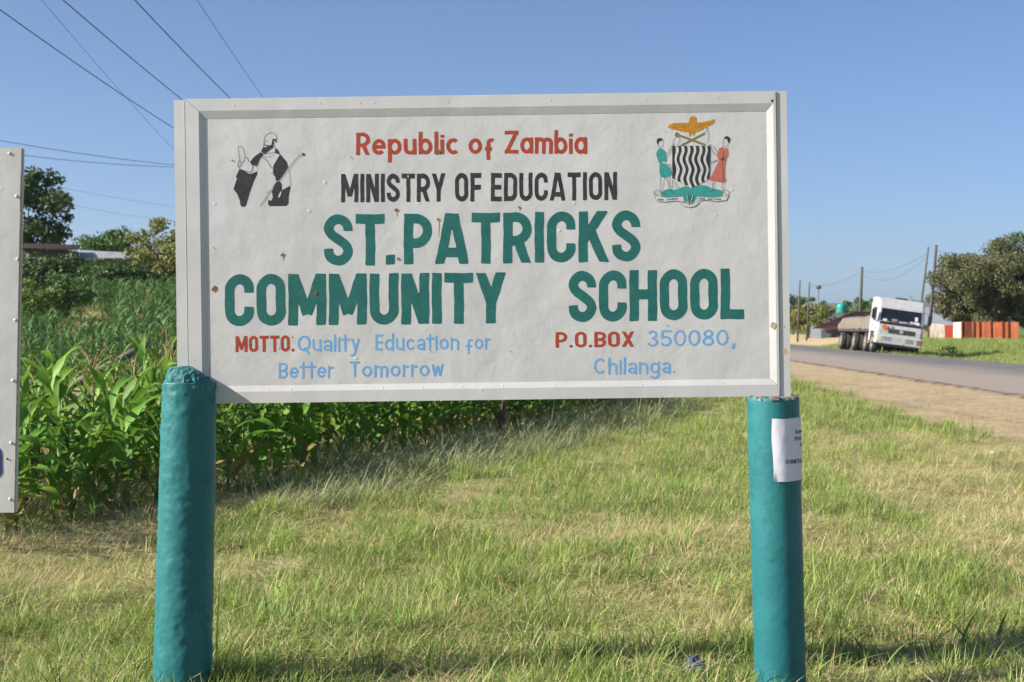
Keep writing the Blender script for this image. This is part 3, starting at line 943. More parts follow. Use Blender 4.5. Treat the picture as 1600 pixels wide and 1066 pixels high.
# crumbling concrete in the top of the left post
V, F = [], []
NS, NR = 60, 16
for j in range(NR + 1):
    t = j / NR
    rr = .1005 * (1 - t ** 5) ** .5 + .002
    zz = -.05 + .105 * t ** 1.0 + (.012 * (1 - (rr / .11)) if t > .8 else 0)
    for i in range(NS):
        a = 2 * math.pi * i / NS
        q = Vector((rr * math.cos(a), rr * math.sin(a), zz + (-.012 * math.cos(a) - .035 * max(0, math.cos(a)) ** 2) * t * min(1, rr / .1)))
        nn = noise.noise(q * 30 + Vector((3, 0, 0))) * .013 + noise.noise(q * 75) * .008
        V.append(LPt + q + Vector((q.x, q.y, .06)).normalized() * nn)
for j in range(NR):
    for i in range(NS):
        F.append((j * NS + i, j * NS + (i + 1) % NS, (j + 1) * NS + (i + 1) % NS, (j + 1) * NS + i))
F.append(tuple(NR * NS + k for k in range(NS)))
mesh_obj('concrete_plug', V, F, mat('painted_concrete', (0.018, 0.14, 0.15), (0.04, 0.20, 0.20), scale=30, rough=.8, bump=.008, bscale=70, c3=(0.2, .21, .19), scale3=38, amt3=.7), p1)
# thin broken mortar in the right post's mouth
mb = MB()
for i in range(26):
    a = 2 * math.pi * i / 26
    r = .092
    c = RPt + Vector((r * math.cos(a), r * math.sin(a), .002))
    s_ = .010 + .006 * random.random()
    if random.random() < .6: mb.box(c.x - s_, c.x + s_, c.y - s_, c.y + s_, c.z - .01, c.z + .001 + .005 * random.random())
mb.tube([RPt + Vector((0, 0, -.01)), RPt + Vector((0, 0, .003))], .093, 24); mb.build('mortar', mat('mortar', (0.3, 0.27, 0.22), (0.16, 0.14, 0.11), scale=60, rough=.9), p2)

# paper notice wrapped on the right post
M_paper = mat('paper', (0.70, 0.69, 0.78), (0.64, 0.63, 0.73), scale=12, rough=.8, bump=.002, bscale=14)
def on_post(ang, py, lift):
    t = (py - 1110) / (620.5 - 1110)
    c = RPb + (RPt - RPb) * t
    a = R(-90 + ang)
    r = .1005 + (.1035 - .1005) * t + lift
    q = Vector((c.x + r * math.cos(a), c.y + r * math.sin(a), c.z))
    return q + Vector((XC, SY, 0))
notice = empty('paper_notice', on_post(50, 748, .004))
tag(notice, 'white paper notice with typed lines stuck round the teal post', 'notice')
no = notice.location.copy()
V, F = [], []
NA, NH = 22, 14
for j in range(NH + 1):
    for i in range(NA + 1):
        ang = -14 + 122 * i / NA; py = 748 - 96.5 * j / NH
        lift = .0035 + .0015 * noise.noise(Vector((i * .5, j * .6, 1))) + (.010 * max(0, 1 - i / 2) ** 2 * max(0, 1 - j / 2.5))
        V.append(on_post(ang + (1.2 * math.sin(j * .5) if i == 0 else 0), py + .6 * math.sin(i * .4), lift) - no)
for j in range(NH):
    for i in range(NA):
        a = j * (NA + 1) + i
        F.append((a, a + 1, a + NA + 2, a + NA + 1))
mesh_obj('sheet', V, F, M_paper, notice, smooth=True)
mb = MB()
for txt, a0, a1, yc, yb in (('EARL', 42, 82, 670.5, 675.5), ('TEACH', 37, 88, 680.5, 686), ('NE', 63, 78, 691, 696.5), ('CONTACT', 14, 80, 715, 721)):
    Vw, Fw = word_poly(txt, (a0, a1, yc, yb, yc, yb), .19, .2, res=20)
    mb.add([on_post(x, y, .0062) - no for x, y in Vw], Fw)
mb.build('typed_text', mat('type_ink', (0.07, 0.065, 0.09), rough=.7), notice)

# ------------------------------------------------------------------ the neighbouring signboard at the left
NY_ = 4.2; NK = FPX / NY_
nb = empty('neighbour_sign', ((-260 - 800) / NK, NY_, 0))
tag(nb, 'blank grey-white sheet metal signboard edge with rivets, next to the school sign', 'sign')
nl = nb.location.copy()
def nloc(px, py, d=0.0):
    k = (NY_ - d)
    return Vector(((px - 800) / FPX * k, NY_ - d, CAMH + (HOR - py) / FPX * k)) - nl
M_nb = sign_white('sheet_paint', (0.50, 0.495, 0.49), (0.44, 0.435, 0.43), 0.0012)
c = [(-1000, 222), (33, 231), (22, 801), (-1000, 812)]
def slab(pts, d0, d1, name, m, parent):
    n = len(pts)
    vs = [nloc(*p, d1) for p in pts] + [nloc(*p, d0) for p in pts]
    fs = [tuple(range(n))[::-1], tuple(range(n, 2 * n))] + [(i, (i + 1) % n, n + (i + 1) % n, n + i) for i in range(n)]
    return mesh_obj(name, vs, fs, m, parent)
slab(c, -.03, 0.0, 'panel', M_nb, nb)
slab([(33.6, 231), (38.5, 233), (27.5, 799), (22.6, 801)], -.035, -.004, 'edge_strip', mat('edge_paint', (0.45, 0.45, 0.40), (0.36, 0.37, 0.33), scale=8, rough=.6), nb)
def ndome(px, py, r, m, name):
    mb = MB(); n = 10
    a = [nloc(px + r * math.cos(2 * math.pi * k / n), py + r * math.sin(2 * math.pi * k / n), .0) for k in range(n)]
    b = [nloc(px + .7 * r * math.cos(2 * math.pi * k / n), py + .7 * r * math.sin(2 * math.pi * k / n), .003) for k in range(n)]
    mb.add(a + b + [nloc(px, py, .0038)], [(k, n + k, n + (k + 1) % n, (k + 1) % n) for k in range(n)] + [(n + k, 2 * n, n + (k + 1) % n) for k in range(n)])
    mb.build(name, m, nb, smooth=True)
for (x, y) in ((14.5, 239.5), (25.5, 306.5), (27, 405), (23.5, 500), (20, 594.5), (17, 692), (15.5, 780)):
    ndome(x, y, 2.6, M_frame, 'rivet')
ndome(11, 717, 1.6, M_dark, 'bolt_hole')
M_navy = mat('navy_paint', (0.02, 0.03, 0.13), rough=.5)
Vn, Fn = word_poly('O', (-46, 3.5, 693, 752, 693, 752), .19, 0)
mesh_obj('lettering', [nloc(x, y, .0012) for x, y in Vn], Fn, M_navy, nb)
for px in (-40, -880):
    mb = MB(); b0 = nloc(px, 0); 
    mb.tube([(b0.x, .07, -.1), (b0.x, .07, 1.9)], .04, 14)
    mb.build('post', mat('steel_post', (0.35, 0.36, 0.36), rough=.5, metal=.3), nb, smooth=True)

# ------------------------------------------------------------------ scatter helper (geometry nodes, for uncountable stuff)
def scatter(name, pts, rot, scl, idx, protos, label, cat):
    me = bpy.data.meshes.new(name)
    me.vertices.add(len(pts))
    me.vertices.foreach_set('co', np.asarray(pts, np.float32).ravel())
    a = me.attributes.new('rot', 'FLOAT_VECTOR', 'POINT'); a.data.foreach_set('vector', np.asarray(rot, np.float32).ravel())
    a = me.attributes.new('scl', 'FLOAT_VECTOR', 'POINT'); a.data.foreach_set('vector', np.asarray(scl, np.float32).ravel())
    a = me.attributes.new('idx', 'INT', 'POINT'); a.data.foreach_set('value', np.asarray(idx, np.int32))
    o = bpy.data.objects.new(name, me)
    COL.objects.link(o)
    cl = bpy.data.collections.new(name + '_sources')
    for p in protos:
        cl.objects.link(p)
    ng = bpy.data.node_groups.new(name, 'GeometryNodeTree')
    ng.interface.new_socket('Geometry', in_out='INPUT', socket_type='NodeSocketGeometry')
    ng.interface.new_socket('Geometry', in_out='OUTPUT', socket_type='NodeSocketGeometry')
    N = ng.nodes.new; L = ng.links.new
    gi, go = N('NodeGroupInput'), N('NodeGroupOutput')
    ip = N('GeometryNodeInstanceOnPoints'); ci = N('GeometryNodeCollectionInfo')
    ci.inputs['Collection'].default_value = cl
    ci.inputs['Separate Children'].default_value = True
    ci.inputs['Reset Children'].default_value = True
    L(gi.outputs[0], ip.inputs['Points']); L(ci.outputs[0], ip.inputs['Instance'])
    ip.inputs['Pick Instance'].default_value = True
    for nm, ty, sock in (('idx', 'INT', 'Instance Index'), ('rot', 'FLOAT_VECTOR', 'Rotation'), ('scl', 'FLOAT_VECTOR', 'Scale')):
        na = N('GeometryNodeInputNamedAttribute'); na.data_type = ty; na.inputs['Name'].default_value = nm
        src = na.outputs['Attribute']
        if nm == 'rot':
            er = N('FunctionNodeEulerToRotation'); L(src, er.inputs[0]); src = er.outputs[0]
        L(src, ip.inputs[sock])
    L(ip.outputs[0], go.inputs[0])
    md = o.modifiers.new('scatter', 'NODES'); md.node_group = ng
    tag(o, label, cat, kind='stuff')
    return o
def proto(name, mb, mats, midx=None):
    me = bpy.data.meshes.new(name)
    me.from_pydata([tuple(v) for v in mb.v], [], mb.f)
    for m in mats: me.materials.append(m)
    if midx is not None: me.polygons.foreach_set('material_index', midx)
    me.polygons.foreach_set('use_smooth', [True] * len(me.polygons))
    return bpy.data.objects.new(name, me)

# ------------------------------------------------------------------ grass
M_gA = mat('grass_green', (0.195, 0.305, 0.05), (0.275, 0.37, 0.085), scale=3, rough=.55, trans=.35, vary=.28, spec=.35)
M_gB = mat('grass_straw', (0.66, 0.56, 0.32), (0.54, 0.42, 0.21), scale=5, rough=.7, trans=.2, vary=.22, spec=.25)
M_gC = mat('grass_olive', (0.29, 0.38, 0.10), (0.39, 0.41, 0.145), scale=4, rough=.6, trans=.3, vary=.25, spec=.3)
M_gD = mat('grass_dull', (0.26, 0.32, 0.15), (0.38, 0.40, 0.22), scale=4, rough=.6, trans=.3, vary=.2, spec=.3)
def blade(mb, x, y, L, w, az, lean, bend, seg=4):
    p = Vector((x, y, -.01)); ang = lean
    d = Vector((math.cos(az), math.sin(az), 0)); sd = Vector((-math.sin(az), math.cos(az), 0))
    vs = []
    for k in range(seg + 1):
        t = k / seg
        ww = w * (1 - t ** 1.6) * (0.75 + .25 * min(1, t * 4))
        if k == seg: vs.append(p.copy())
        else: vs += [p - sd * ww / 2, p + sd * ww / 2]
        st = L / seg
        p = p + (Vector((0, 0, 1)) * math.cos(ang) + d * math.sin(ang)) * st
        ang = min(ang + bend / seg, 2.2)
    fs = [(2 * k, 2 * k + 1, 2 * k + 3, 2 * k + 2) for k in range(seg - 1)] + [(2 * seg - 2, 2 * seg - 1, 2 * seg)]
    mb.add(vs, fs); return len(fs)
def tuft(name, n, Lr, wr, spread, lean, bend, mats, mix_p):
    mb = MB(); mi = []
    for _ in range(n):
        r = spread * math.sqrt(random.random()); a = random.uniform(0, 6.283)
        k = random.choices(range(len(mats)), mix_p)[0]
        c = blade(mb, r * math.cos(a), r * math.sin(a), random.uniform(*Lr), random.uniform(*wr), random.uniform(0, 6.283), random.uniform(*lean), random.uniform(*bend))
        mi += [k] * c
    return proto(name, mb, mats, mi)
tufts = [tuft('tuft_a%d' % i, 34, (.07, .19), (.003, .0065), .10, (.05, .7), (.2, 1.3), [M_gA, M_gC, M_gB], (7, 2, 1.2)) for i in range(3)]
tufts += [tuft('tuft_b%d' % i, 30, (.06, .16), (.0025, .005), .10, (.1, 1.1), (.2, 1.2), [M_gC, M_gB, M_gA], (4, 3, 2)) for i in range(3)]
tufts += [tuft('tuft_c%d' % i, 26, (.07, .20), (.002, .0042), .12, (.5, 1.5), (.0, .6), [M_gB, M_gC], (5, 1)) for i in range(3)]
tufts += [tuft('tuft_d%d' % i, 16, (.14, .30), (.004, .0075), .07, (.05, .6), (.3, 1.5), [M_gA, M_gC], (5, 1)) for i in range(2)]
tufts += [tuft('tuft_e%d' % i, 36, (.12, .32), (.003, .006), .14, (.3, 1.45), (.1, 1.2), [M_gD, M_gB, M_gC], (6, 1.3, 1)) for i in range(2)]
tufts += [tuft('tuft_f%d' % i, 9, (.14, .36), (.002, .0045), .16, (1.3, 1.56), (.0, .2), [M_gB], (1,)) for i in range(3)]
# collection info sorts by name: a0-2, b0-2, c0-2, d0-1, e0-1
def n2(x, y, s, o=0.0):
    return np.array([noise.noise(Vector((a * s + o, b * s - o, o))) for a, b in zip(x, y)])
CE0, CED = np.array([-3.4, 10.0]), np.array([0.343, 0.939])       # maize field edge
CEN = np.array([-0.939, 0.343])
def corn_side(x, y):
    """>0 inside the maize field"""
    s1 = (x - CE0[0]) * CEN[0] + (y - CE0[1]) * CEN[1]
    return np.where(y < 24, s1, np.minimum(s1 + 50, 0.062 * y - x))
def make_grass():
    P, RO, S, I = [], [], [], []
    zones = [(4.6, 8, 210, 1.0), (8, 12, 150, 1.0), (12, 18, 85, 1.1), (18, 27, 48, 1.25), (27, 42, 22, 1.5)]
    for (y0, y1, dens, sc) in zones:
        xw = .44
        A_ = (y1 - y0) * (y0 + y1) * xw
        n = int(A_ * dens)
        y = np.sqrt(rng.uniform(y0 ** 2, y1 ** 2, n)); x = rng.uniform(-xw, xw, n) * y
        r = x - RS * y
        wob = 0.9 * n2(x, y, .5) + .5 * n2(x, y, 1.7, 4)
        edge = 5.35 + np.clip(y - 20, 0, 20) * .035
        dry = .04 + n2(x, y, .55, 9) * .9 + n2(x, y, 1.8, 2) * .5
        dry += np.where((r > 2.6) & (y > 8.5) & (y < 18), .5, 0) + np.where(y < 7.2, -.06, 0) - np.where((r > 3) & (y > 19), .3, 0)
        keep = (r + wob * .8 < edge) & ((corn_side(x, y) < .15) | ((corn_side(x, y) < 1.6) & (rng.random(n) < .45)))
        keep |= (r + wob * .8 >= edge) & (r < R0 - .6) & (rng.random(n) < np.where(r < 7.6, .5, .2))
        bare = n2(x, y, 1.1, 17)
        keep &= (bare < .42) | (rng.random(n) < .5)
        clump = n2(x, y, 2.3, 31)
        u = rng.random(n)
        cs = corn_side(x, y)
        for k in np.nonzero(keep)[0]:
            d = dry[k]
            far_dirt = r[k] + wob[k] * .8 >= edge[k]
            if cs[k] > -1.1 and y[k] < 12.5 and cs[k] < .1 and not far_dirt and u[k] < .6: t = 'c' if u[k] < .4 else 'f'
            elif far_dirt: t = 'c' if u[k] < .35 else 'f'
            elif .86 < u[k] < .985: t = 'f'
            elif -1.5 < cs[k] and y[k] > 11.0 and u[k] < .85 or cs[k] > .15: t = 'e' if u[k] < .42 else ('d' if u[k] < .55 else ('f' if u[k] < .68 else ('c' if u[k] < .76 else 'a')))
            elif u[k] < .05 * (1 + 2.0 * (clump[k] > .25)) and d < .35: t = 'd'
            elif d > .42: t = 'c' if u[k] < .55 else 'b'
            elif d > .08: t = 'b' if u[k] < .62 else ('c' if u[k] < .82 else 'a')
            else: t = 'a' if u[k] < .70 else ('b' if u[k] < .9 else 'c')
            j = {'a': (0, 3), 'b': (3, 6), 'c': (6, 9), 'd': (9, 11), 'e': (11, 13), 'f': (13, 16)}[t]
            I.append(random.randrange(*j))
            P.append((x[k], y[k], (.045 if not far_dirt else .006) if t == 'f' else 0)); RO.append((random.uniform(-.15, .15), random.uniform(-.15, .15), random.uniform(0, 6.28)))
            q = sc * random.uniform(.75, 1.25) * (0.6 if far_dirt and t == 'c' else 1) * ((1.3 + .2 * (13 < y[k] < 24)) if t == 'e' else 1)
            S.append((q, q, q * random.uniform(.42, .86) * (1 + 1.0 * max(0, clump[k])) * (.45 if far_dirt else 1)))
    P = np.array(P); P[:, 2] += terrain(P[:, 0], P[:, 1])
    return scatter('grass', P, RO, S, I, tufts, 'rough green and straw-coloured grass covering the verge', 'grass')
make_grass()
# far verge across the road: coarser tufts
def make_far_grass():
    n = 15000
    y = rng.uniform(42, 135, n); r = R1 + .15 + 26 * rng.random(n) ** 1.25
    x = r + RS * y
    keep = (x / y < .46) & (x / y > .12) & ~((y > 117) & (r < 32))
    x, y = x[keep], y[keep]
    P = np.stack([x, y, terrain(x, y)], 1); n = len(P)
    q = rng.uniform(1.6, 3.0, n)
    S = np.stack([q * 1.3, q * 1.3, q * .8], 1)
    RO = np.stack([np.zeros(n), np.zeros(n), rng.uniform(0, 6.28, n)], 1)
    I = rng.choice([0, 1, 2, 3, 4, 5], n)
    tf = [bpy.data.objects.new('far_' + t.name, t.data) for t in tufts[:6]]
    scatter('verge_grass', P, RO, S, I, tf, 'bright green grass bank on the far side of the road', 'grass')
make_far_grass()

# ------------------------------------------------------------------ maize
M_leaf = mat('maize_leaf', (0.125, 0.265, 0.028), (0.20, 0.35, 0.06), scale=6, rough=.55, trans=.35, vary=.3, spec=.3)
M_stalk = mat('maize_stalk', (0.14, 0.23, 0.05), (0.2, 0.26, 0.08), scale=8, rough=.5, vary=.15)
M_tassel = mat('maize_tassel', (0.40, 0.31, 0.15), (0.31, 0.25, 0.11), scale=20, rough=.8, trans=.2, vary=.2)
M_dryleaf = mat('maize_dry_leaf', (0.36, 0.27, 0.10), (0.25, 0.22, 0.07), scale=8, rough=.7, trans=.25, vary=.2)
def leaf_geo(mb, L, W, th0, th1, twist, seg=8, base=Vector((0, 0, 0)), az=0.0, ph=0.0):
    ca, sa = math.cos(az), math.sin(az)
    p = Vector((0, 0, 0)); vs = []
    for k in range(seg + 1):
        t = k / seg
        th = th0 + th1 * t ** 1.4
        w = W * min(1, .45 + t * 3.2) * (1 - t ** 2.6) + .002
        tw = twist * t
        nrm = Vector((-math.cos(th), 0, math.sin(th)))
        side = Vector((0, math.cos(tw), 0)) + nrm * math.sin(tw)
        wav = .22 * w * math.sin(t * 13 + ph)
        for sgn in (-1, 0, 1):
            q = p + side * (w / 2 * sgn) + nrm * ((.18 * w if sgn else 0) + (wav * sgn))
            vs.append(base + Vector((q.x * ca - q.y * sa, q.x * sa + q.y * ca, q.z)))
        p = p + Vector((math.sin(th), 0, math.cos(th))) * (L / seg)
    fs = []
    for k in range(seg):
        a = k * 3
        fs += [(a, a + 1, a + 4, a + 3), (a + 1, a + 2, a + 5, a + 4)]
    mb.add(vs, fs); return len(fs)
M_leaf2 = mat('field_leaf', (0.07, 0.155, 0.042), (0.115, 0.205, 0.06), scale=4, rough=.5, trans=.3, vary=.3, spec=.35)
LEAF = []
for i, (L, W, t0, t1, tw) in enumerate(((.72, .075, .35, 1.75, .3), (.80, .08, .45, 2.1, -.4), (.62, .07, .25, 1.2, .5), (.55, .06, .2, .7, -.2), (.78, .085, .6, 1.7, .1), (.68, .075, .5, 2.4, .6))):
    mb = MB(); leaf_geo(mb, L, W * 1.22, t0, t1, tw, ph=i)
    LEAF.append(proto('leaf', mb, [M_leaf]).data)
def stalk_mesh(H):
    mb = MB(); pts = []; rr = []
    for k in range(7):
        t = k / 6
        pts.append((.012 * math.sin(t * 4), .010 * math.cos(t * 3), -.03 + (H + .03) * t)); rr.append(.013 * (1 - .65 * t))
    mb.tube(pts, rr, 6); return mb
def tassel_geo(mb, z0):
    c = 0
    for k in range(9):
        az = random.uniform(0, 6.28); sp = random.uniform(.1, .75) if k else .03
        L = random.uniform(.16, .27)
        p0 = Vector((0, 0, z0 - .06 + .014 * k)); d = Vector((math.cos(az) * math.sin(sp), math.sin(az) * math.sin(sp), math.cos(sp)))
        p1 = p0 + d * L * .6; p2 = p1 + (d + Vector((math.cos(az) * .35, math.sin(az) * .35, -.15))).normalized() * L * .5
        n = len(mb.f); mb.tube([p0, p1, p2], [.0035, .0055, .002], 4, cap=False); c += len(mb.f) - n
    return c
STALK = [proto('stalk', stalk_mesh(h_), [M_stalk]).data for h_ in (0.84, 0.96)]
TAS = []
for i in range(3):
    mb = MB(); tassel_geo(mb, 0.0); TAS.append(proto('tassel', mb, [M_tassel]).data)
DRY = LEAF[1].copy(); DRY.materials.clear(); DRY.materials.append(M_dryleaf)
def link(name, data, parent, loc_, rot, sc=1.0):
    o = bpy.data.objects.new(name, data); COL.objects.link(o); o.parent = parent
    o.location = loc_; o.rotation_euler = rot; o.scale = (sc, sc, sc); return o
def maize_plant(x, y, sc, with_t, label):
    p = empty('maize_plant', (x, y, tz(x, y)), random.uniform(0, 6.28))
    p.scale = (sc, sc, sc * random.uniform(.94, 1.08)); p.rotation_euler.x = random.uniform(-.07, .07); p.rotation_euler.y = random.uniform(-.07, .07)
    tag(p, label, 'maize plant', 'maize plants along the field edge')
    si = random.randrange(2); H = (0.84, 0.96)[si]
    link('stalk', STALK[si], p, (0, 0, 0), (0, 0, 0))
    n = random.randint(10, 12); az = random.uniform(0, 6.28)
    for k in range(n):
        z = .05 + (H - .09) * (k / (n - 1)) ** .95
        az += math.pi + random.uniform(-.5, .5)
        if k <= 1 and random.random() < .5:
            data = DRY
        else:
            data = LEAF[random.choice((0, 1, 4, 5, 1) if k < n - 3 else (2, 3, 0))]
        link('leaf', data, p, (0, 0, z), (0, random.uniform(-.15, .2), az), random.uniform(.8, 1.1) * (1 - .25 * abs(k / (n - 1) - .5)))
    if with_t:
        link('tassel', TAS[random.randrange(3)], p, (0, 0, H + .12), (0, 0, random.uniform(0, 6.28)))
cnt = 0
for row in range(5):
    s = -2.6 + row * .1
    while s < 15.2:
        off = .12 + row * .62 + random.uniform(-.1, .1)
        q = CE0 + CED * (s + random.uniform(-.06, .06)) + CEN * off
        if q[1] > 6.5 and q[0] / q[1] > -.47:
            wt = row >= 1 and random.random() < .55
            vis_left = q[0] / q[1] < -.2
            lab = 'leafy green maize plant in the front rows between the two signboards' if vis_left else 'leafy green maize plant in the front rows seen under the school signboard'
            maize_plant(q[0], q[1], random.uniform(.78, 1.14) * (1.0 if row else .92), wt, lab.replace('leafy green maize plant in the front rows', 'brown-tasselled maize plant in the front rows') if wt else lab)
            cnt += 1
        s += .27 if row < 2 else (.34 if row < 4 else .42)
print('maize individuals', cnt)
# the rest of the field
def field_proto(name, H, tas):
    mb = stalk_mesh(H); mi = [0] * len(mb.f); az = random.uniform(0, 6)
    for k in range(9):
        z = .10 + (H - .14) * k / 8; az += math.pi + random.uniform(-.5, .5)
        L, W, t0, t1, tw = random.choice(((.72, .075, .35, 1.75, .3), (.80, .08, .45, 2.1, -.4), (.62, .07, .25, 1.2, .5), (.78, .085, .6, 1.7, .1)))
        c = leaf_geo(mb, L * random.uniform(.85, 1.05), W, t0, t1, tw, 5, Vector((0, 0, z)), az, k); mi += [1] * c
    if tas: c = tassel_geo(mb, H + .12); mi += [2] * c
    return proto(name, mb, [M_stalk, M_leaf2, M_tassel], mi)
fp = [field_proto('field_maize_%d' % i, random.uniform(.85, 1.0), i == 2) for i in range(5)]
pts = []
row = 5
while row < 110:
    s = -4.0
    while s < 75:
        q = CE0 + CED * (s + random.uniform(-.1, .1)) + CEN * (.12 + row * .62 + random.uniform(-.08, .08))
        x, y = q
        a = x / max(y, 1)
        if y > 9 and not (15.5 < y < 33 and a < -.12) and a > -.5 and y < (62 if a < -.15 else 46) and (y < 24 or x < .062 * y - .3) and not (44 < y < 53 and -.36 < a < -.285):
            pts.append((x, y))
        s += .36
    row += 1
# field beyond the far end of the front rows
for _ in range(1500):
    y = random.uniform(24, 46); x = random.uniform(-.12 * y, .06 * y)
    if corn_side(np.array(x), np.array(y)) > 0 and (x - CE0[0]) * CEN[0] + (y - CE0[1]) * CEN[1] < 3.1:
        pts.append((x, y))
P = np.array(pts); n = len(P)
P = np.stack([P[:, 0], P[:, 1], terrain(P[:, 0], P[:, 1])], 1)
q = rng.uniform(.8, 1.1, n) * np.where(P[:, 1] > 30, .85, 1)
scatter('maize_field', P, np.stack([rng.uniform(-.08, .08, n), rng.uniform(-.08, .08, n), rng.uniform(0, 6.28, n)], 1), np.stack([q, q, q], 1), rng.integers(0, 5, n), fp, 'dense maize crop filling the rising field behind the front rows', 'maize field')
print('field maize', n)

# ------------------------------------------------------------------ trees
def leaf_cloud(centres, radii, per, size, flat_=0.75):
    V, F = [], []
    for c, rr in zip(centres, radii):
        k = int(per * (rr[0] ** 1.5))
        u = rng.normal(size=(k, 3)); u /= np.linalg.norm(u, axis=1, keepdims=True)
        rad = rng.random(k) ** .45
        p = c + u * rad[:, None] * np.array([rr[0], rr[0], rr[1]])
        a = rng.normal(size=(k, 3)); a /= np.linalg.norm(a, axis=1, keepdims=True)
        b = np.cross(a, u + rng.normal(size=(k, 3)) * .6); b /= np.linalg.norm(b, axis=1, keepdims=True) + 1e-9
        s = size * rng.uniform(.6, 1.3, k)[:, None]
        n0 = len(V)
        quad = np.stack([p - a * s, p + b * s * .55, p + a * s, p - b * s * .55], 1).reshape(-1, 3)
        V.extend(quad.tolist())
        F.extend([(n0 + 4 * i, n0 + 4 * i + 1, n0 + 4 * i + 2, n0 + 4 * i + 3) for i in range(k)])
    return V, F
def tree(base, H, RX, trunk_h, m, label, nclump=40, leaf=.14, per=260, cr=.28, name='tree', squash=.75, group=None, seed=1, trunk_r=.14, lean=0):
    random.seed(seed)
    x, y = base; z = tz(x, y)
    t = empty(name, (x, y, z)); tag(t, label, 'tree' if name != 'shrub' else 'shrub', group)
    cz = trunk_h + (H - trunk_h) / 2; ry = (H - trunk_h) / 2
    cs, rs = [], []
    for _ in range(nclump):
        a = random.uniform(0, 6.28); u = random.uniform(-1, 1); rad = random.uniform(.4, 1.08)
        c = np.array([RX * rad * math.sqrt(1 - u * u) * math.cos(a) + lean, RX * rad * math.sqrt(1 - u * u) * math.sin(a), cz + ry * rad * u])
        cs.append(c); r_ = RX * cr * random.uniform(.45, 1.3); rs.append((r_, r_ * squash))
    V, F = leaf_cloud(cs, rs, per, leaf)
    mesh_obj('crown', V, F, m, t)
    mb = MB()
    mb.tube([(0, 0, -.15), (.06 * H * .3, 0, trunk_h * .6), (lean * .3, .05, trunk_h * 1.15), (lean * .8, 0, cz + ry * .3)], [trunk_r * 1.25, trunk_r, trunk_r * .8, trunk_r * .25], 8)
    for c in cs[::4]:
        st = Vector((lean * .3, .05, trunk_h * random.uniform(.75, 1.2)))
        e = Vector(c); mid = (st + e) / 2 + Vector((0, 0, .12 * RX))
        mb.tube([st, mid, e], [trunk_r * .5, trunk_r * .3, trunk_r * .08], 5)
    mb.build('trunk', M_bark, t, smooth=True)
    return t
M_bark = mat('bark', (0.10, 0.075, 0.055), (0.16, 0.13, 0.10), scale=9, rough=.95, bump=.02, bscale=14)
M_tA = mat('leaf_dark', (0.045, 0.085, 0.022), (0.075, 0.12, 0.03), scale=1.2, rough=.6, trans=.25)
M_tB = mat('leaf_olive', (0.10, 0.115, 0.042), (0.15, 0.14, 0.06), scale=.9, rough=.65, trans=.25)
M_tC = mat('leaf_lime', (0.16, 0.19, 0.04), (0.23, 0.23, 0.07), scale=1.0, rough=.6, trans=.3)
M_tE = mat('leaf_deep', (0.07, 0.115, 0.03), (0.11, 0.15, 0.045), scale=1.0, rough=.6, trans=.28)
M_tD = mat('leaf_mid', (0.07, 0.14, 0.03), (0.11, 0.18, 0.045), scale=1.2, rough=.6, trans=.3)
def T(px, Y): return ((px - 800) / FPX * Y, Y)
tree(T(36, 75), 6.7, 2.7, 1.0, M_tA, 'bushy tree standing over the shed with the rusty roof edge', 60, .13, 330, .27, seed=3, lean=.1)
tree(T(178, 92), 5.0, 2.5, .6, M_tD, 'thin-crowned tree behind the white sheet roof', 44, .12, 260, .27, seed=5)
tree(T(138, 95), 4.3, 1.4, .9, M_tA, 'small dark tree between the shed and the thin-crowned tree', 18, .12, 200, .3, seed=6)
tree(T(268, 62), 3.5, 1.9, .3, M_tC, 'yellow-green tree at the end of the white sheet roof', 54, .09, 420, .28, seed=8)
tree(T(1568, 113), 7.7, 4.8, 1.5, M_tB, 'large olive-brown spreading tree behind the rusty fence', 120, .11, 420, .22, seed=11, trunk_r=.3, lean=-.3)
tree(T(1642, 114), 9.3, 4.2, .8, M_tE, 'tall bright green tree beside the olive-brown spreading tree', 80, .12, 380, .26, seed=12, trunk_r=.25)
tree(T(1500, 119), 4.6, 2.3, .9, M_tB, 'low olive tree joining the left side of the spreading tree', 60, .11, 380, .26, seed=31, trunk_r=.14)
tree(T(1612, 117), 6.6, 3.4, .8, M_tB, 'olive tree filling the gap beside the bright green tree', 80, .11, 380, .25, seed=33, trunk_r=.2)
tree(T(1262, 148), 3.8, 2.7, .5, M_tC, 'rounded yellow-green tree by the sandy bank', 46, .15, 190, .28, seed=14)
tree(T(1238, 188), 5.2, 2.6, .9, M_tA, 'dark tree behind the rounded yellow-green tree', 34, .18, 130, .3, seed=15)
tree(T(1272, 192), 5.2, 1.7, 1.2, M_tA, 'dark narrow tree near the street lamp', 24, .17, 140, .3, seed=16)
tree(T(1352, 160), 4.3, 2.6, .8, M_tD, 'broad green tree behind the loaded trailer', 44, .16, 170, .28, seed=17)
tree(T(1385, 165), 4.0, 1.9, .8, M_tD, 'green tree just behind the truck cab', 28, .16, 160, .3, seed=18)
def shrub(px, Y, H, RX, m, label, seed, leaf=.08, n=26):
    return tree(T(px, Y), H, RX, .15, m, label, n, leaf, 420, .34, name='shrub', seed=seed, trunk_r=.03)
shrub(52, 47, 1.5, 1.0, mat('leaf_reed', (0.13, 0.20, 0.035), (0.17, 0.23, 0.05), scale=2, rough=.6, trans=.3), 'low bright green shrub at the field edge below the shed', 21)
shrub(105, 50, 1.75, .95, M_tD, 'pale flowering green shrub in front of the shed wall', 22)
shrub(30, 50, 1.7, 1.0, M_tA, 'dark green shrub left of the bright shrubs', 23)
shrub(1487, 62, .55, .5, M_tA, 'small dark bush on the verge just past the truck', 24, .05, 14)
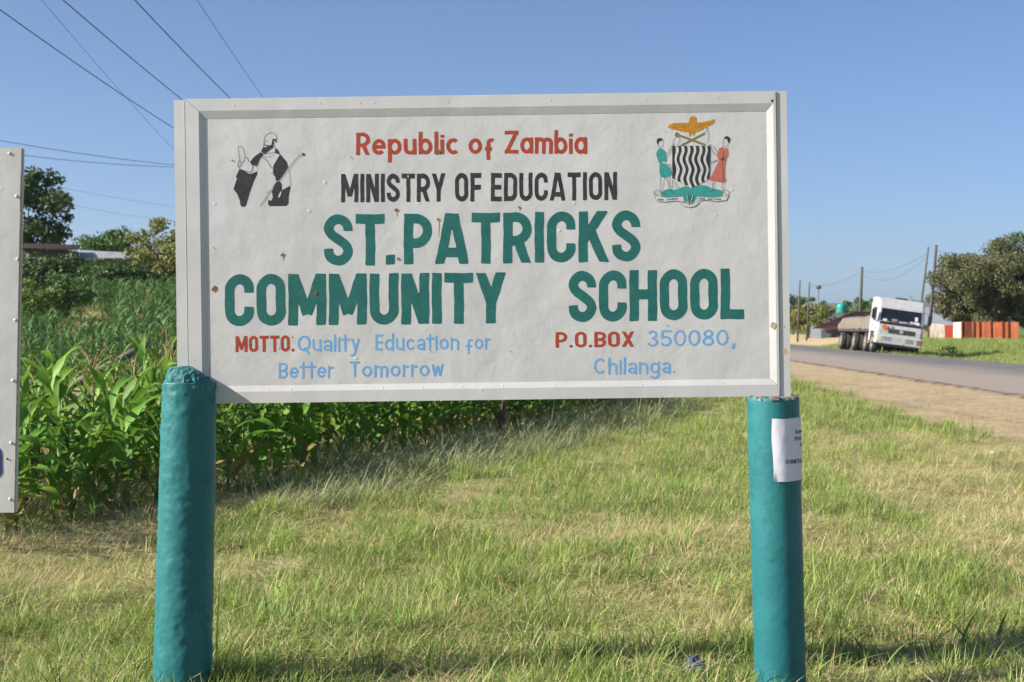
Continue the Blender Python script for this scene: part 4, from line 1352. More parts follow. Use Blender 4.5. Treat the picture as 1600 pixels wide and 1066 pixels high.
shrub(70, 59, 2.0, 1.5, M_tA, 'dark green shrub against the rusty shed wall', 41)
shrub(150, 60, 1.7, 1.5, M_tD, 'broad green shrub under the white sheet roof', 42)
shrub(205, 59, 1.6, 1.3, M_tA, 'dark shrub under the far end of the white sheet roof', 43)
random.seed(99)

# ------------------------------------------------------------------ sheds and houses
M_tin = mat('tin_roof', (0.42, 0.44, 0.47), (0.34, 0.36, 0.40), scale=.8, rough=.45, metal=.2)
M_redroof = mat('red_roof', (0.20, 0.065, 0.045), (0.15, 0.055, 0.04), scale=1.5, rough=.6)
M_rustroof = mat('rust_roof', (0.075, 0.035, 0.025), (0.05, 0.027, 0.02), scale=2, rough=.8)
M_wallg = mat('shed_wall', (0.17, 0.155, 0.14), (0.23, 0.20, 0.17), scale=2, rough=.9)
M_cream = mat('cream_wall', (0.52, 0.44, 0.30), (0.45, 0.37, 0.25), scale=1.5, rough=.85)
def corr_roof(name, p00, p10, p01, p11, m, parent, waves=24, amp=.025, lift=0.0):
    waves = int(waves * 2); amp *= .45
    """corrugated sheet: 0->1 in u across the waves, v down the slope"""
    p00, p10, p01, p11 = map(Vector, (p00, p10, p01, p11))
    V, F = [], []
    n = waves * 4
    nrm = (p10 - p00).cross(p01 - p00).normalized()
    if nrm.z < 0: nrm = -nrm
    for i in range(n + 1):
        u = i / n; o = nrm * amp * math.sin(u * waves * 2 * math.pi)
        a = p00.lerp(p10, u) + o; b = p01.lerp(p11, u) + o
        V += [a, b, b - nrm * .03, a - nrm * .03]
    for i in range(n):
        k = i * 4
        F += [(k, k + 4, k + 5, k + 1), (k + 1, k + 5, k + 6, k + 2), (k + 2, k + 6, k + 7, k + 3), (k + 3, k + 7, k + 4, k)]
    F += [(0, 1, 2, 3), (4 * n, 4 * n + 3, 4 * n + 2, 4 * n + 1)]
    return mesh_obj(name, V, F, m, parent)
# shed with white sheets (left)
sh_o = empty('sheet_shed', (*T(178, 68), tz(*T(178, 68))))
tag(sh_o, 'low shed with a crumpled white sheet roof above the maize field', 'shed')
o = sh_o.location.copy()
def rel(px, py, Y): return at(px, py, Y) - o
a, b = rel(124, 391, 68), rel(178, 393.5, 68); c_, d_ = rel(174, 394, 68), rel(232, 396.5, 68)
corr_roof('roof_sheet', a, b, rel(126, 404, 66.6), rel(172, 403, 66.6), mat('white_sheet', (0.46, 0.46, 0.47), (0.38, 0.38, 0.40), scale=3, rough=.5), sh_o, 8, .03)
corr_roof('roof_sheet', c_ + Vector((0, .1, .03)), d_, rel(168, 404, 66.5) + Vector((0, 0, .03)), rel(232, 402.5, 66.5), mat('grey_sheet', (0.40, 0.40, 0.41), (0.34, 0.34, 0.35), scale=3, rough=.5), sh_o, 9, .02)
mb = MB(); w0, w1 = rel(122, 404, 66.9), rel(228, 404, 66.9)
mb.box(w0.x, w1.x, .0 - 1.0, .9, -.3, w0.z - .03); mb.build('wall', M_wallg, sh_o)
sh2 = empty('rusty_shed', (*T(70, 66), tz(*T(70, 66))))
tag(sh2, 'shed with a thin rusty red roof edge under the bushy tree', 'shed'); o = sh2.location.copy()
corr_roof('roof_sheet', rel(28, 380, 67.5), rel(126, 383, 67.5), rel(28, 387, 65.3), rel(120, 390, 65.3), M_rustroof, sh2, 14, .03)
mb = MB(); w0, w1 = rel(30, 390, 66), rel(112, 391, 66)
mb.box(w0.x, w1.x, -.3, 1.2, -.3, w0.z - .06); mb.build('wall', mat('dark_wall', (0.07, 0.06, 0.05), (0.1, 0.085, 0.07), scale=3, rough=.9), sh2)
mb = MB(); q0, q1 = rel(45, 404, 65.2), rel(98, 411, 65.2)
mb.tube([q0, (q0 + q1) / 2 + Vector((0, 0, .06)), q1], [.04, .07, .03], 8); mb.build('thatch_roll', mat('thatch', (0.40, 0.30, 0.18), (0.3, 0.22, 0.13), scale=8, rough=.9), sh2)
# red-roofed house
h1 = empty('red_roof_house', (*T(1310, 142), tz(*T(1310, 142)))); o = h1.location.copy()
tag(h1, 'house with a dull red pitched roof behind the trailer', 'house')
corr_roof('roof_slope', rel(1333, 488, 146), rel(1395, 486, 150), rel(1268, 513, 139), rel(1345, 516, 139), M_redroof, h1, 30, .02)
corr_roof('roof_slope', rel(1334, 487.6, 146.3), rel(1396, 485.6, 150.3), rel(1375, 512, 156), rel(1420, 512, 158), M_redroof, h1, 30, .02)
mb = MB(); w0, w1 = rel(1283, 510, 141), rel(1345, 510, 141)
mb.box(w0.x, w1.x, w0.y, w0.y + 5, -.4, w0.z); mb.build('wall', mat('bluegrey_wall', (0.15, 0.17, 0.20), (0.12, 0.135, 0.16), scale=1, rough=.85), h1)
mb = MB(); w0, w1 = rel(1284, 512.5, 140.8), rel(1312, 515, 140.8)
mb.box(w0.x, w1.x, w0.y, w0.y + .1, w1.z, w0.z); mb.build('window', mat('pale_blind', (0.34, 0.37, 0.42), rough=.4), h1)
tank = empty('water_tank', tuple(at(1315, 489, 152))); tag(tank, 'green plastic water tank above the dull red roof', 'water tank')
mb = MB()
prof = [(0, 0), (.5, 0), (.52, .06), (.5, .2), (.52, .26), (.5, .42), (.52, .48), (.5, .66), (.5, .84), (.40, .95), (.2, 1.0), (.2, 1.07), (0, 1.08)]
n = 20
Vt = [(r_ * math.cos(2 * math.pi * k / n), r_ * math.sin(2 * math.pi * k / n), z_) for r_, z_ in prof for k in range(n)]
Ft = [(j * n + k, j * n + (k + 1) % n, (j + 1) * n + (k + 1) % n, (j + 1) * n + k) for j in range(len(prof) - 1) for k in range(n)]
mb.add(Vt, Ft); mb.build('barrel', mat('tank_green', (0.02, 0.30, 0.22), rough=.4), tank, smooth=True)
mb = MB()
zb = tank.location.z - tz(tank.location.x, tank.location.y)
for sx in (-.45, .45):
    for sy in (-.45, .45): mb.box(sx - .05, sx + .05, sy - .05, sy + .05, -zb - .2, -.06)
mb.box(-.6, .6, -.6, .6, -.06, 0); mb.build('stand', M_wallg, tank)
# tin-roofed house to the right of the truck
h2 = empty('tin_roof_house', (*T(1475, 122), tz(*T(1475, 122)))); o = h2.location.copy()
tag(h2, 'house with a broad pale tin roof behind the white fence panels', 'house')
corr_roof('roof_slope', rel(1425, 479, 126), rel(1512, 484, 126), rel(1425, 506, 119), rel(1516, 510, 119), M_tin, h2, 40, .02)
corr_roof('roof_slope', rel(1425, 478.7, 126.2), rel(1512, 483.7, 126.2), rel(1425, 500, 133), rel(1512, 503, 133), M_tin, h2, 40, .02)
mb = MB(); w0, w1 = rel(1430, 506, 120), rel(1508, 508, 120)
mb.box(w0.x, w1.x, w0.y, w0.y + 11, -.5, w1.z - .05); mb.build('wall', M_cream, h2)
h3 = empty('cream_house', (*T(1545, 128), tz(*T(1545, 128)))); o = h3.location.copy()
tag(h3, 'cream walled house half hidden under the spreading tree', 'house')
mb = MB(); w0, w1 = rel(1522, 488, 128), rel(1575, 488, 128)
mb.box(w0.x, w1.x, 0, 6, -.4, w0.z); mb.build('wall', M_cream, h3)
corr_roof('roof_slope', rel(1518, 482, 131), rel(1580, 482, 131), rel(1518, 488.5, 127), rel(1580, 488.5, 127), M_tin, h3, 26, .02)
mb = MB(); w0, w1 = rel(1540, 492, 127.9), rel(1549, 500, 127.9); mb.box(w0.x, w1.x, w0.y - .02, w0.y + .1, w1.z, w0.z); mb.build('window', M_dark, h3)

# rusty corrugated fence, sheet by sheet
M_fpost = mat('fence_post_rust', lin((172, 100, 62)), lin((140, 72, 46)), scale=2, rough=.9)
def fence(name, label, px0, px1, Y0, Y1, top0, top1, cols, group=None, posts=True):
    f = empty(name, (*T(px0, Y0), tz(*T(px0, Y0)))); tag(f, label, 'fence', group)
    o = f.location.copy(); n = len(cols)
    for i in range(n):
        ta, tb = i / n, (i + 1) / n
        pa, pb = px0 + (px1 - px0) * ta, px0 + (px1 - px0) * tb
        Ya, Yb = Y0 + (Y1 - Y0) * ta, Y0 + (Y1 - Y0) * tb
        A1 = at(pa, top0 + (top1 - top0) * ta + random.uniform(-.5, .5), Ya) - o; B1 = at(pb, top0 + (top1 - top0) * tb + random.uniform(-.5, .5), Yb) - o
        A0 = Vector((A1.x, A1.y, tz(A1.x + o.x, A1.y + o.y) - o.z - .1)); B0 = Vector((B1.x, B1.y, tz(B1.x + o.x, B1.y + o.y) - o.z - .1))
        V, F = [], []; w = 5; N = w * 4
        nrm = Vector((0, -1, 0))
        for k in range(N + 1):
            u = k / N; of = nrm * (.03 * math.sin(u * w * 2 * math.pi) + .006 * (i % 2))
            t_ = A1.lerp(B1, u) + of; b_ = A0.lerp(B0, u) + of
            V += [t_, b_]
        F = [(2 * k, 2 * k + 1, 2 * k + 3, 2 * k + 2) for k in range(N)]
        mesh_obj('sheet', V, F, cols[i], f)
        if not posts or i in (1, 4, 6, 9): continue
        mb = MB(); wq = random.uniform(.03, .07); mb.box(A1.x - wq, A1.x + wq, A1.y - .16, A1.y - .05, A0.z, A1.z + .03); mb.build('fence_post', M_fpost, f)
    return f
def rustm(c1, c2, c3, s=1.2):
    return mat('rust_sheet', lin(c1), lin(c2), scale=s, rough=.85, c3=lin(c3), scale3=2.5, amt3=.7, stretch=(2.2, 2.2, .6))
O1 = rustm((196, 104, 62), (150, 72, 46), (210, 160, 115)); O2 = rustm((120, 52, 34), (85, 45, 36), (150, 80, 50)); O3 = rustm((170, 120, 88), (185, 85, 45), (200, 160, 120)); O4 = rustm((160, 80, 54), (176, 110, 74), (112, 66, 50))
Wt = rustm((196, 190, 182), (178, 165, 150), (140, 78, 58), 2.5); Rd = rustm((150, 52, 36), (165, 66, 44), (120, 45, 35))
fence('corrugated_fence', 'rust-orange corrugated iron fence under the spreading tree', 1502, 1592, 108, 106, 503, 503.5, [O2, O2, O4, O1, O4, O3, O1, O4, O1, O3])
fence('white_fence', 'whitewashed sheet fence with rust patches left of the rusty red gate', 1453, 1476, 113, 112, 505, 507, [Wt, Wt, Wt, Wt], posts=False)
fence('sheet_gate', 'rusty red sheet metal gate between white fence sheets', 1476.3, 1489, 111.8, 111.2, 508.5, 508.5, [Rd, Rd], posts=False)
fence('sheet_fence', 'white sheet fence between the red gate and rusty fence', 1489.3, 1501.7, 111, 109, 504, 503, [Wt, Wt], posts=False)

# ------------------------------------------------------------------ poles and wires
M_pole = mat('pole_wood', (0.075, 0.062, 0.052), (0.11, 0.095, 0.08), scale=6, rough=.9)
M_polegrey = mat('pole_grey', (0.13, 0.135, 0.105), (0.10, 0.105, 0.085), scale=5, rough=.8)
M_wire = mat('wire', (0.05, 0.05, 0.055), rough=.6)
def pole(label, base, top, r, m=M_pole, arms=True, extra=None):
    base = Vector(base); top = Vector(top)
    p = empty('utility_pole', base); tag(p, label, 'pole')
    mb = MB(); tl = top - base
    mb.tube([Vector((0, 0, -.3)), tl * .5, tl], [r * 1.15, r, r * .8], 10); mb.build('shaft', m, p, smooth=True)
    if arms:
        mb = MB(); c = tl * .955
        mb.box(c.x - .75, c.x + .75, c.y - r - .1, c.y - r - .0, c.z - .06, c.z + .06); mb.build('crossarm', m, p)
        for dx in (-.65, 0, .65):
            mb = MB(); mb.tube([(c.x + dx, c.y - r - .05, c.z + .06), (c.x + dx, c.y - r - .05, c.z + .14), (c.x + dx, c.y - r - .05, c.z + .22)], [.035, .05, .03], 8); mb.build('insulator', M_tin, p, smooth=True)
    if extra: extra(p, tl)
    return p
def gpole(px, py_top, px_b, Y, **kw):
    b = at(px_b, 510, Y); b.z = tz(b.x, b.y)
    return b, at(px, py_top, Y)
def coil(p, tl):
    mb = MB(); c = tl * .62
    mb.tube([c + Vector((.24 * math.cos(a) * .6 - .2, -.2, .45 * math.sin(a))) for a in np.linspace(0, 6.28, 14)], .05, 6); mb.build('cable_coil', M_wire, p)
pole('dark wooden pole with a cable coil beside the tin-roofed house', *gpole(1463, 383, 1451, 117), .13, arms=False, extra=coil)
pole('slim grey-green pole rising behind the truck cab', *gpole(1450.5, 386, 1431, 100), .085, M_polegrey, arms=False)
pole('dark thick pole rising behind the trailer load', *gpole(1347, 417, 1342.5, 150), .16, arms=False)
pole('thin dark pole by the rounded tree, nearer the signboard', *gpole(1250, 438, 1246, 140), .085, arms=False)
pole('thin dark pole by the rounded tree, nearer the street lamp', *gpole(1265, 441, 1260, 140), .085, arms=False)
lb, lt = gpole(1280, 452, 1279, 165)
lamp = empty('street_lamp', lb); tag(lamp, 'thin street lamp with a dark round head near the water tank', 'street lamp')
mb = MB(); mb.tube([(0, 0, -.2), (0, 0, lt.z - lb.z)], [.07, .05], 8); mb.build('shaft', M_polegrey, lamp)
mb = MB(); mb.tube([(0, 0, lt.z - lb.z), (0, 0, lt.z - lb.z + .12), (0, 0, lt.z - lb.z + .42)], [.12, .34, .26], 10); mb.build('lamp_head', M_pole, lamp)
def wire(label, a, b, sag, r=.012, grp=None, n=28):
    a = Vector(a); b = Vector(b)
    mb = MB()
    pts = [a.lerp(b, t) - Vector((0, 0, 4 * sag * t * (1 - t))) for t in np.linspace(0, 1, n)]
    mb.tube([p - a for p in pts], r, 5); o_ = mb.build('overhead_wire', M_wire, None, smooth=True, loc=a)
    tag(o_, label, 'wire', grp); return o_
# overhead line at left: poles hidden behind the board and behind the camera
LINE = [(-9.55, 'left'), (-7.95, 'middle'), (-6.45, 'right')]
def lp(x0, Y, z): return Vector((x0 - .048 * Y, Y, z))
pf = pole('wooden three-wire pole hidden behind the school signboard', (-7.95 - .048 * 78, 78, tz(-11.7, 78)), (-7.95 - .048 * 78, 78, 9.6), .15)
pn = pole('wooden three-wire pole standing behind the camera', (-7.95 + .5, -10, -.1), (-7.95 + .5, -10, 9.2), .15)
for (x0, nm) in LINE:
    wire('%s conductor of the three-wire overhead line above the school signboard' % nm, lp(x0, -10, 9.25), lp(x0, 78, 9.5), 1.1, .013, 'overhead line')
wire('thin wire crossing the three-wire overhead line', lp(-7.3, 2, 10.3), lp(-12.6, 78, 9.0), .6, .006)
wire('lone thin wire to the right of the overhead line', lp(-5.0, 0, 9.6), lp(-6.0, 80, 9.2), .9, .007)
pb = at(318, 262, 66)
pole('plain service pole hidden behind the left end of the signboard', (pb.x, 66, tz(pb.x, 66)), (pb.x, 66, pb.z + .4), .12, arms=False)
pe1, pe2 = at(-420, 130, 42), at(-330, 178, 50)
wire('upper of two service wires meeting behind the signboard', pe1, pb, .35, .011)
wire('lower of two service wires meeting behind the signboard', pe2, pb, .45, .011)
for e, wl in ((pe1, 'upper'), (pe2, 'lower')):
    pole('plain service pole carrying the %s service wire beyond the neighbouring signboard' % wl, (e.x, e.y, tz(e.x, e.y)), (e.x, e.y, e.z + .3), .12, arms=False)
f1, f2 = at(-60, 262, 115), at(420, 342, 150)
wire('faint upper distant wire above the sheds', f1, f2, .4, .010)
wire('faint lower distant wire above the sheds', at(-60, 274, 115), at(420, 352, 150), 1.2, .010)
tA, tB, tC, tD = at(1449, 396, 100), at(1347, 423, 149.7), at(1265, 446, 140), at(1462, 392, 117)
wire('upper wire from the grey-green pole to the thick dark pole', tA, tB, .6, .011)
wire('lower wire from the grey-green pole to the thick dark pole', at(1448, 402, 100), at(1347, 428, 149.7), 1.1, .011)
wire('wire from the thick dark pole to the thin dark poles', tB, tC, .5, .011)
wire('wire from the cable coil pole towards the spreading tree', tD, at(1640, 394, 100), .3, .016)

# ------------------------------------------------------------------ truck
M_cab = mat('cab_white', (0.50, 0.50, 0.51), (0.44, 0.44, 0.44), scale=1.2, rough=.4, c3=(0.34, .30, .25), scale3=4, amt3=.5)
M_glass = mat('windscreen', (0.012, 0.014, 0.016), rough=.12, spec=.6)
M_blackp = mat('black_plastic', (0.025, 0.025, 0.027), rough=.5)
M_tyre = mat('tyre', (0.03, 0.028, 0.027), (0.06, 0.053, 0.047), scale=6, rough=.9)
M_rim = mat('rim', (0.34, 0.31, 0.28), (0.27, 0.24, 0.21), scale=6, rough=.5, metal=.3)
M_tarp = mat('tarpaulin', (0.15, 0.125, 0.10), (0.20, 0.17, 0.14), scale=2.0, rough=.9, bump=.03, bscale=5)
M_chas = mat('chassis', (0.05, 0.043, 0.04), (0.08, 0.07, 0.06), scale=4, rough=.8)
TY = 75.0
roll = R(8.0)
edge_x = R1 + RS * TY
truck = empty('truck', (edge_x - .35, TY, ROADZ))
truck.rotation_euler = (0, roll, -math.atan(RS) - R(1.4))
tag(truck, 'white cab-over lorry leaning off the road edge with sheeted loads', 'truck')
# local: x right in picture, -y towards the camera (front), z up ; left wheels near x = 0
TW, CH = 2.45, 2.95
def TB(name, x0, x1, y0, y1, z0, z1, m, parent=truck, bev=0.0):
    mb = MB(); mb.box(x0, x1, y0, y1, z0, z1); o_ = mb.build(name, m, parent)
    if bev > 0:
        bm_ = o_.modifiers.new('bevel', 'BEVEL'); bm_.width = bev; bm_.segments = 2
    return o_
X0 = -.32; X1 = X0 + TW
# cab shell from side profile (y forward negative), extruded over width with rounded top
prof = [(-.02, .62), (-.06, 1.30), (.02, 1.62), (.20, 2.48), (.34, 2.80), (.62, 2.97), (1.85, 3.02), (1.95, 2.9), (1.95, .75), (1.55, .62), (1.50, .95), (1.15, 1.12), (.75, 1.12), (.40, .95), (.34, .62)]
def extr(prof, xs, name, m, parent):
    V, F = [], []; n = len(prof)
    for (x, inset) in xs:
        for (y, z) in prof:
            zz = z - inset * .5 * (z > 2.5); yy = y + inset * (.9 if y < .4 else 0)
            V.append((x, yy, zz))
    for i in range(len(xs) - 1):
        for j in range(n):
            F.append((i * n + j, i * n + (j + 1) % n, (i + 1) * n + (j + 1) % n, (i + 1) * n + j))
    F += [tuple(range(n))[::-1], tuple((len(xs) - 1) * n + j for j in range(n))]
    return mesh_obj(name, V, F, m, parent)
cab = extr(prof, [(X0, .10), (X0 + .05, .03), (X0 + .15, 0), (X1 - .15, 0), (X1 - .05, .03), (X1, .10)], 'cab', M_cab, truck)
def onfront(x0, x1, z0, z1, name, m, off=.012, th=.03, parent=cab):
    def fy(z):
        zs = [(.62, -.02), (1.30, -.06), (1.62, .02), (2.48, .20), (2.80, .34)]
        return float(np.interp(z, [a for a, _ in zs], [b for _, b in zs]))
    V = []
    zz = np.linspace(z0, z1, 4)
    for z in zz:
        V += [(x0, fy(z) - off, z), (x1, fy(z) - off, z)]
    for z in zz:
        V += [(x0, fy(z) + th, z), (x1, fy(z) + th, z)]
    F = [(2 * k, 2 * k + 1, 2 * k + 3, 2 * k + 2) for k in range(3)] + [(8 + 2 * k, 8 + 2 * k + 2, 8 + 2 * k + 3, 8 + 2 * k + 1) for k in range(3)]
    F += [(0, 8, 9, 1), (6, 7, 15, 14), (0, 2, 4, 6, 14, 12, 10, 8), (1, 9, 11, 13, 15, 7, 5, 3)]
    return mesh_obj(name, V, F, m, parent)
onfront(X0 + .18, X1 - .18, 1.74, 2.40, 'windscreen', M_glass)
onfront(X0 + .14, X1 - .14, 1.56, 1.70, 'wiper_panel', M_blackp, .016)
for xx in (X0 + .5, X0 + 1.35):
    mb = MB(); mb.tube([(xx, -.03, 1.66), (xx + .55, .005, 1.80)], .014, 5); mb.build('wiper', M_blackp, cab)
for i, (xa, xb, za, zb, mm) in enumerate(((.3, .5, 1.73, 1.84, M_paper), (.75, 1.05, 1.73, 1.88, mat('dash_cloth', (.35, .2, .17), rough=.8)), (1.1, 1.6, 1.73, 1.80, M_tin), (1.7, 2.2, 1.73, 1.85, M_paper), (1.95, 2.1, 1.9, 2.12, M_paper))):
    onfront(X0 + xa, X0 + xb, za, zb, 'dashboard_clutter', mm, .016, .01)
onfront(X0 + .62, X1 - .45, 1.12, 1.36, 'grille', M_blackp, .02)
mb = MB(); mb.tube([(X0 + 1.33, -.08, 1.24), (X0 + 1.33, -.10, 1.24)], [.10, .085], 14); mb.build('emblem', M_tin, cab)
for z in (1.18, 1.30): onfront(X0 + .66, X1 - .49, z, z + .018, 'grille_bar', M_rim, .026, .004)
mb = MB(); s_ = .17
mb.add([(X0 + .42, -.085, 1.40 - s_), (X0 + .42 + s_, -.085, 1.40), (X0 + .42, -.075, 1.40 + s_), (X0 + .42 - s_, -.085, 1.40)], [(0, 1, 2, 3)])
hz_ = mb.build('hazard_diamond', mat('hazard_orange', (0.62, 0.17, 0.02), rough=.5), cab)
mb = MB(); mb.tube([(X0 + .75, -.062, 1.46), (X0 + .75, -.075, 1.46)], .06, 10); mb.build('sticker', mat('pale_orange', (.6, .36, .2), rough=.5), cab)
# bumper
bmp = TB('bumper', X0 + .0, X1 - .0, -.16, .42, .52, .98, M_cab, truck, .05)
for xa in (.42, .98, 1.55):
    for z in (.70, .78, .86):
        if xa == .98: continue
        TB('bumper_slot', X0 + xa, X0 + xa + .42, -.166, -.1, z, z + .028, M_blackp, bmp)
TB('number_plate', X0 + .98, X0 + 1.48, -.172, -.15, .56, .66, mat('plate', (.55, .45, .4), rough=.5), bmp)
TB('headlight', X0 + .07, X0 + .32, -.175, -.1, .64, .92, mat('lamp_lens', (.62, .55, .42), rough=.2, spec=.8), bmp, .02)
TB('headlight', X1 - .32, X1 - .07, -.175, -.1, .64, .92, mat('red_lens', (.25, .08, .07), (.3, .2, .17), scale=9, rough=.25), bmp, .02)
TB('lower_valance', X0 + .3, X1 - .3, -.1, .3, .42, .52, M_blackp, bmp)
# side window, door line, mirrors, visor, aerial
V = [(X0 - .004, .34, 1.72), (X0 - .004, 1.20, 1.72), (X0 - .004, 1.20, 2.42), (X0 - .004, .44, 2.42)]
mesh_obj('side_window', V + [(v[0] + .03, v[1], v[2]) for v in V], [(0, 3, 2, 1), (4, 5, 6, 7), (0, 1, 5, 4), (1, 2, 6, 5), (2, 3, 7, 6), (3, 0, 4, 7)], M_glass, cab)
TB('door_handle', X0 - .03, X0, 1.0, 1.18, 1.45, 1.50, M_blackp, cab)
TB('step', X0 - .02, X0 + .12, .40, .75, .48, .60, M_blackp, cab)
for sx, xx in ((-1, X0), (1, X1)):
    mb = MB(); mb.tube([(xx, .1, 2.35), (xx + sx * .24, -.02, 2.40), (xx + sx * .24, -.02, 1.70), (xx, .1, 1.66)], .018, 6); ma = mb.build('mirror_arm', M_blackp, cab)
    TB('mirror', xx + sx * .24 - .10, xx + sx * .24 + .10, -.06, .03, 1.78, 2.30, M_blackp, cab, .03)
mb = MB(); mb.tube([(X1 - .55, .8, 3.0), (X1 - .85, .55, 3.25)], .012, 5); mb.build('aerial', M_blackp, cab)
TB('roof_vent', X0 + 1.0, X0 + 1.6, .8, 1.4, 2.98, 3.06, M_blackp, cab, .02)
for (ya, yb, za, zb_) in ((1.235, 1.255, .98, 2.6), (.30, .318, 1.15, 1.7)):
    TB('door_seam', X0 - .003, X0 + .02, ya, yb, za, zb_, M_blackp, cab)
TB('wheel_arch', X0 - .02, X0 + .2, .36, 1.54, 1.06, 1.14, M_blackp, cab)
TB('side_deflector', X0 - .03, X0 + .03, 1.5, 1.93, 1.2, 2.7, M_cab, cab, .02)
# chassis, beds, loads, wheels
TB('chassis', X0 + .7, X1 - .7, .3, 12.2, .70, .95, M_chas, truck)
def load(y0, y1, h, seed, name='sheeted_load'):
    V, F = [], []
    ny_, nx_ = 26, 16
    random.seed(seed)
    zb = 1.36
    prof_ = [(X0 - .03, zb - .14), (X0 - .05, zb + h * .25), (X0 - .02, zb + h * .6), (X0 + .10, zb + h * .88)] + [(X0 + .3 + (TW - .6) * k / 6, zb + h * (1 + .06 * math.sin(k * 1.3))) for k in range(7)] + [(X1 - .10, zb + h * .88), (X1 + .02, zb + h * .6), (X1 + .05, zb + h * .25), (X1 + .03, zb - .14)]
    n = len(prof_)
    for i in range(ny_ + 1):
        t = i / ny_; y = y0 + (y1 - y0) * t
        e = min(t, 1 - t) * (y1 - y0)
        drop = .22 * max(0, 1 - e / .35) ** 2
        for j, (x, z) in enumerate(prof_):
            nn = noise.noise(Vector((x * 1.6, y * 2.4, z * .8 + seed))) * .09 + noise.noise(Vector((x * 4, y * 7, seed))) * .03
            hem = .10 * noise.noise(Vector((y * 3, seed, 0))) if z < zb else 0
            fold = .025 * math.sin(y * 11 + 2 * noise.noise(Vector((y, x, 0)))) if z < zb + h * .5 else 0
            V.append((x + (nn + fold) * (1 if x > 0.9 else -1) * (.6 if z < zb + h * .8 else 0), y, z + nn * (z > zb) - drop * (z > zb + h * .5) + hem))
    for i in range(ny_):
        for j in range(n - 1):
            F.append((i * n + j, i * n + j + 1, (i + 1) * n + j + 1, (i + 1) * n + j))
    F += [tuple(range(n))[::-1], tuple(ny_ * n + j for j in range(n))]
    return mesh_obj(name, V, F, M_tarp, truck, smooth=True)
TB('flatbed', X0 + .02, X1 - .02, 2.15, 4.45, 1.1, 1.26, M_chas, truck)
TB('flatbed', X0 + .02, X1 - .02, 4.85, 12.3, 1.1, 1.26, M_chas, truck)
load(2.15, 4.5, .66, 3); load(4.85, 12.1, .60, 8)
random.seed(123)
wm = MB(); n = 22
wp = [(.30, -.13), (.50, -.145), (.52, -.10), (.525, 0), (.52, .10), (.50, .145), (.30, .13)]
tyre_me = None
def wheel(x, y, dual, left=True):
    global tyre_me
    w = empty('wheel', (x, y, .525)); w.parent = truck
    V = [(o_, r_ * math.cos(2 * math.pi * k / n), r_ * math.sin(2 * math.pi * k / n)) for r_, o_ in wp for k in range(n)]
    F = [(j * n + k, j * n + (k + 1) % n, (j + 1) * n + (k + 1) % n, (j + 1) * n + k) for j in range(len(wp) - 1) for k in range(n)]
    sd = -1 if left else 1
    offs = (0, -sd * .32) if dual else (0,)
    for of in offs:
        if tyre_me is None:
            t_ = mesh_obj('tyre', V, F, M_tyre, w, smooth=True); tyre_me = t_.data
        else:
            t_ = bpy.data.objects.new('tyre', tyre_me); COL.objects.link(t_); t_.parent = w
        t_.location = (of, 0, 0)
    mb = MB()
    mb.tube([(sd * .06, 0, 0), (sd * .13, 0, 0), (sd * .10, 0, 0)], [.30, .31, .22], 18); mb.tube([(sd * .10, 0, 0), (sd * .17, 0, 0)], [.12, .09], 10)
    mb.build('rim', M_rim, w, smooth=False)
for y, dual in ((.95, False), (2.9, True), (6.5, True), (10.9, True)):
    wheel(X0 + .16, y, dual, True); wheel(X1 - .16, y, dual, False)
    TB('axle', X0 + .3, X1 - .3, y - .06, y + .06, .46, .58, M_chas, truck)
TB('side_tank', X0 + .05, X0 + .5, 1.98, 2.24, .55, .95, mat('tank_tan', (.38, .28, .14), rough=.5), truck, .04)
TB('reflector', X0 + .04, X0 + .06, 2.0, 2.2, .48, .54, mat('yellow_reflector', (.7, .45, .03), rough=.4), truck)

# ------------------------------------------------------------------ small things
mb = MB(); b_ = at(782, 689, 18.3); t__ = at(790, 612, 18.25)
zt = tz(b_.x, b_.y)
stk = empty('wooden_stake', (b_.x, b_.y, zt)); tag(stk, 'thin brown wooden stake standing at the maize edge under the signboard', 'stake')
mb.tube([(0, 0, -.1), (.02, 0, .35), (t__.x - b_.x, 0, t__.z - zt)], [.05, .042, .035], 8); mb.build('shaft', mat('stake_wood', (0.16, 0.085, 0.05), (0.11, 0.065, 0.045), scale=9, rough=.9), stk, smooth=True)
pa, pb_ = at(-60, 600, 15.6), at(231, 538, 15.2)
lg = empty('leaning_pole', (pa.x, pa.y, tz(pa.x, pa.y))); tag(lg, 'weathered grey pole leaning through the maize between the signboards', 'pole')
o = lg.location.copy()
mb = MB(); p0 = pa - o; p0.z = min(p0.z, .1); pq = pb_ - o
mb.tube([p0, (p0 + pq) / 2 + Vector((0, 0, .02)), pq], [.05, .045, .04], 9); mb.build('shaft', mat('grey_wood', (0.24, 0.20, 0.18), (0.17, 0.14, 0.13), scale=7, rough=.9), lg, smooth=True)
mb = MB(); e_ = pq * .93; mb.tube([(e_.x, e_.y, -.1), (e_.x, e_.y, e_.z - .05)], .035, 7); mb.build('prop', M_bark, lg)
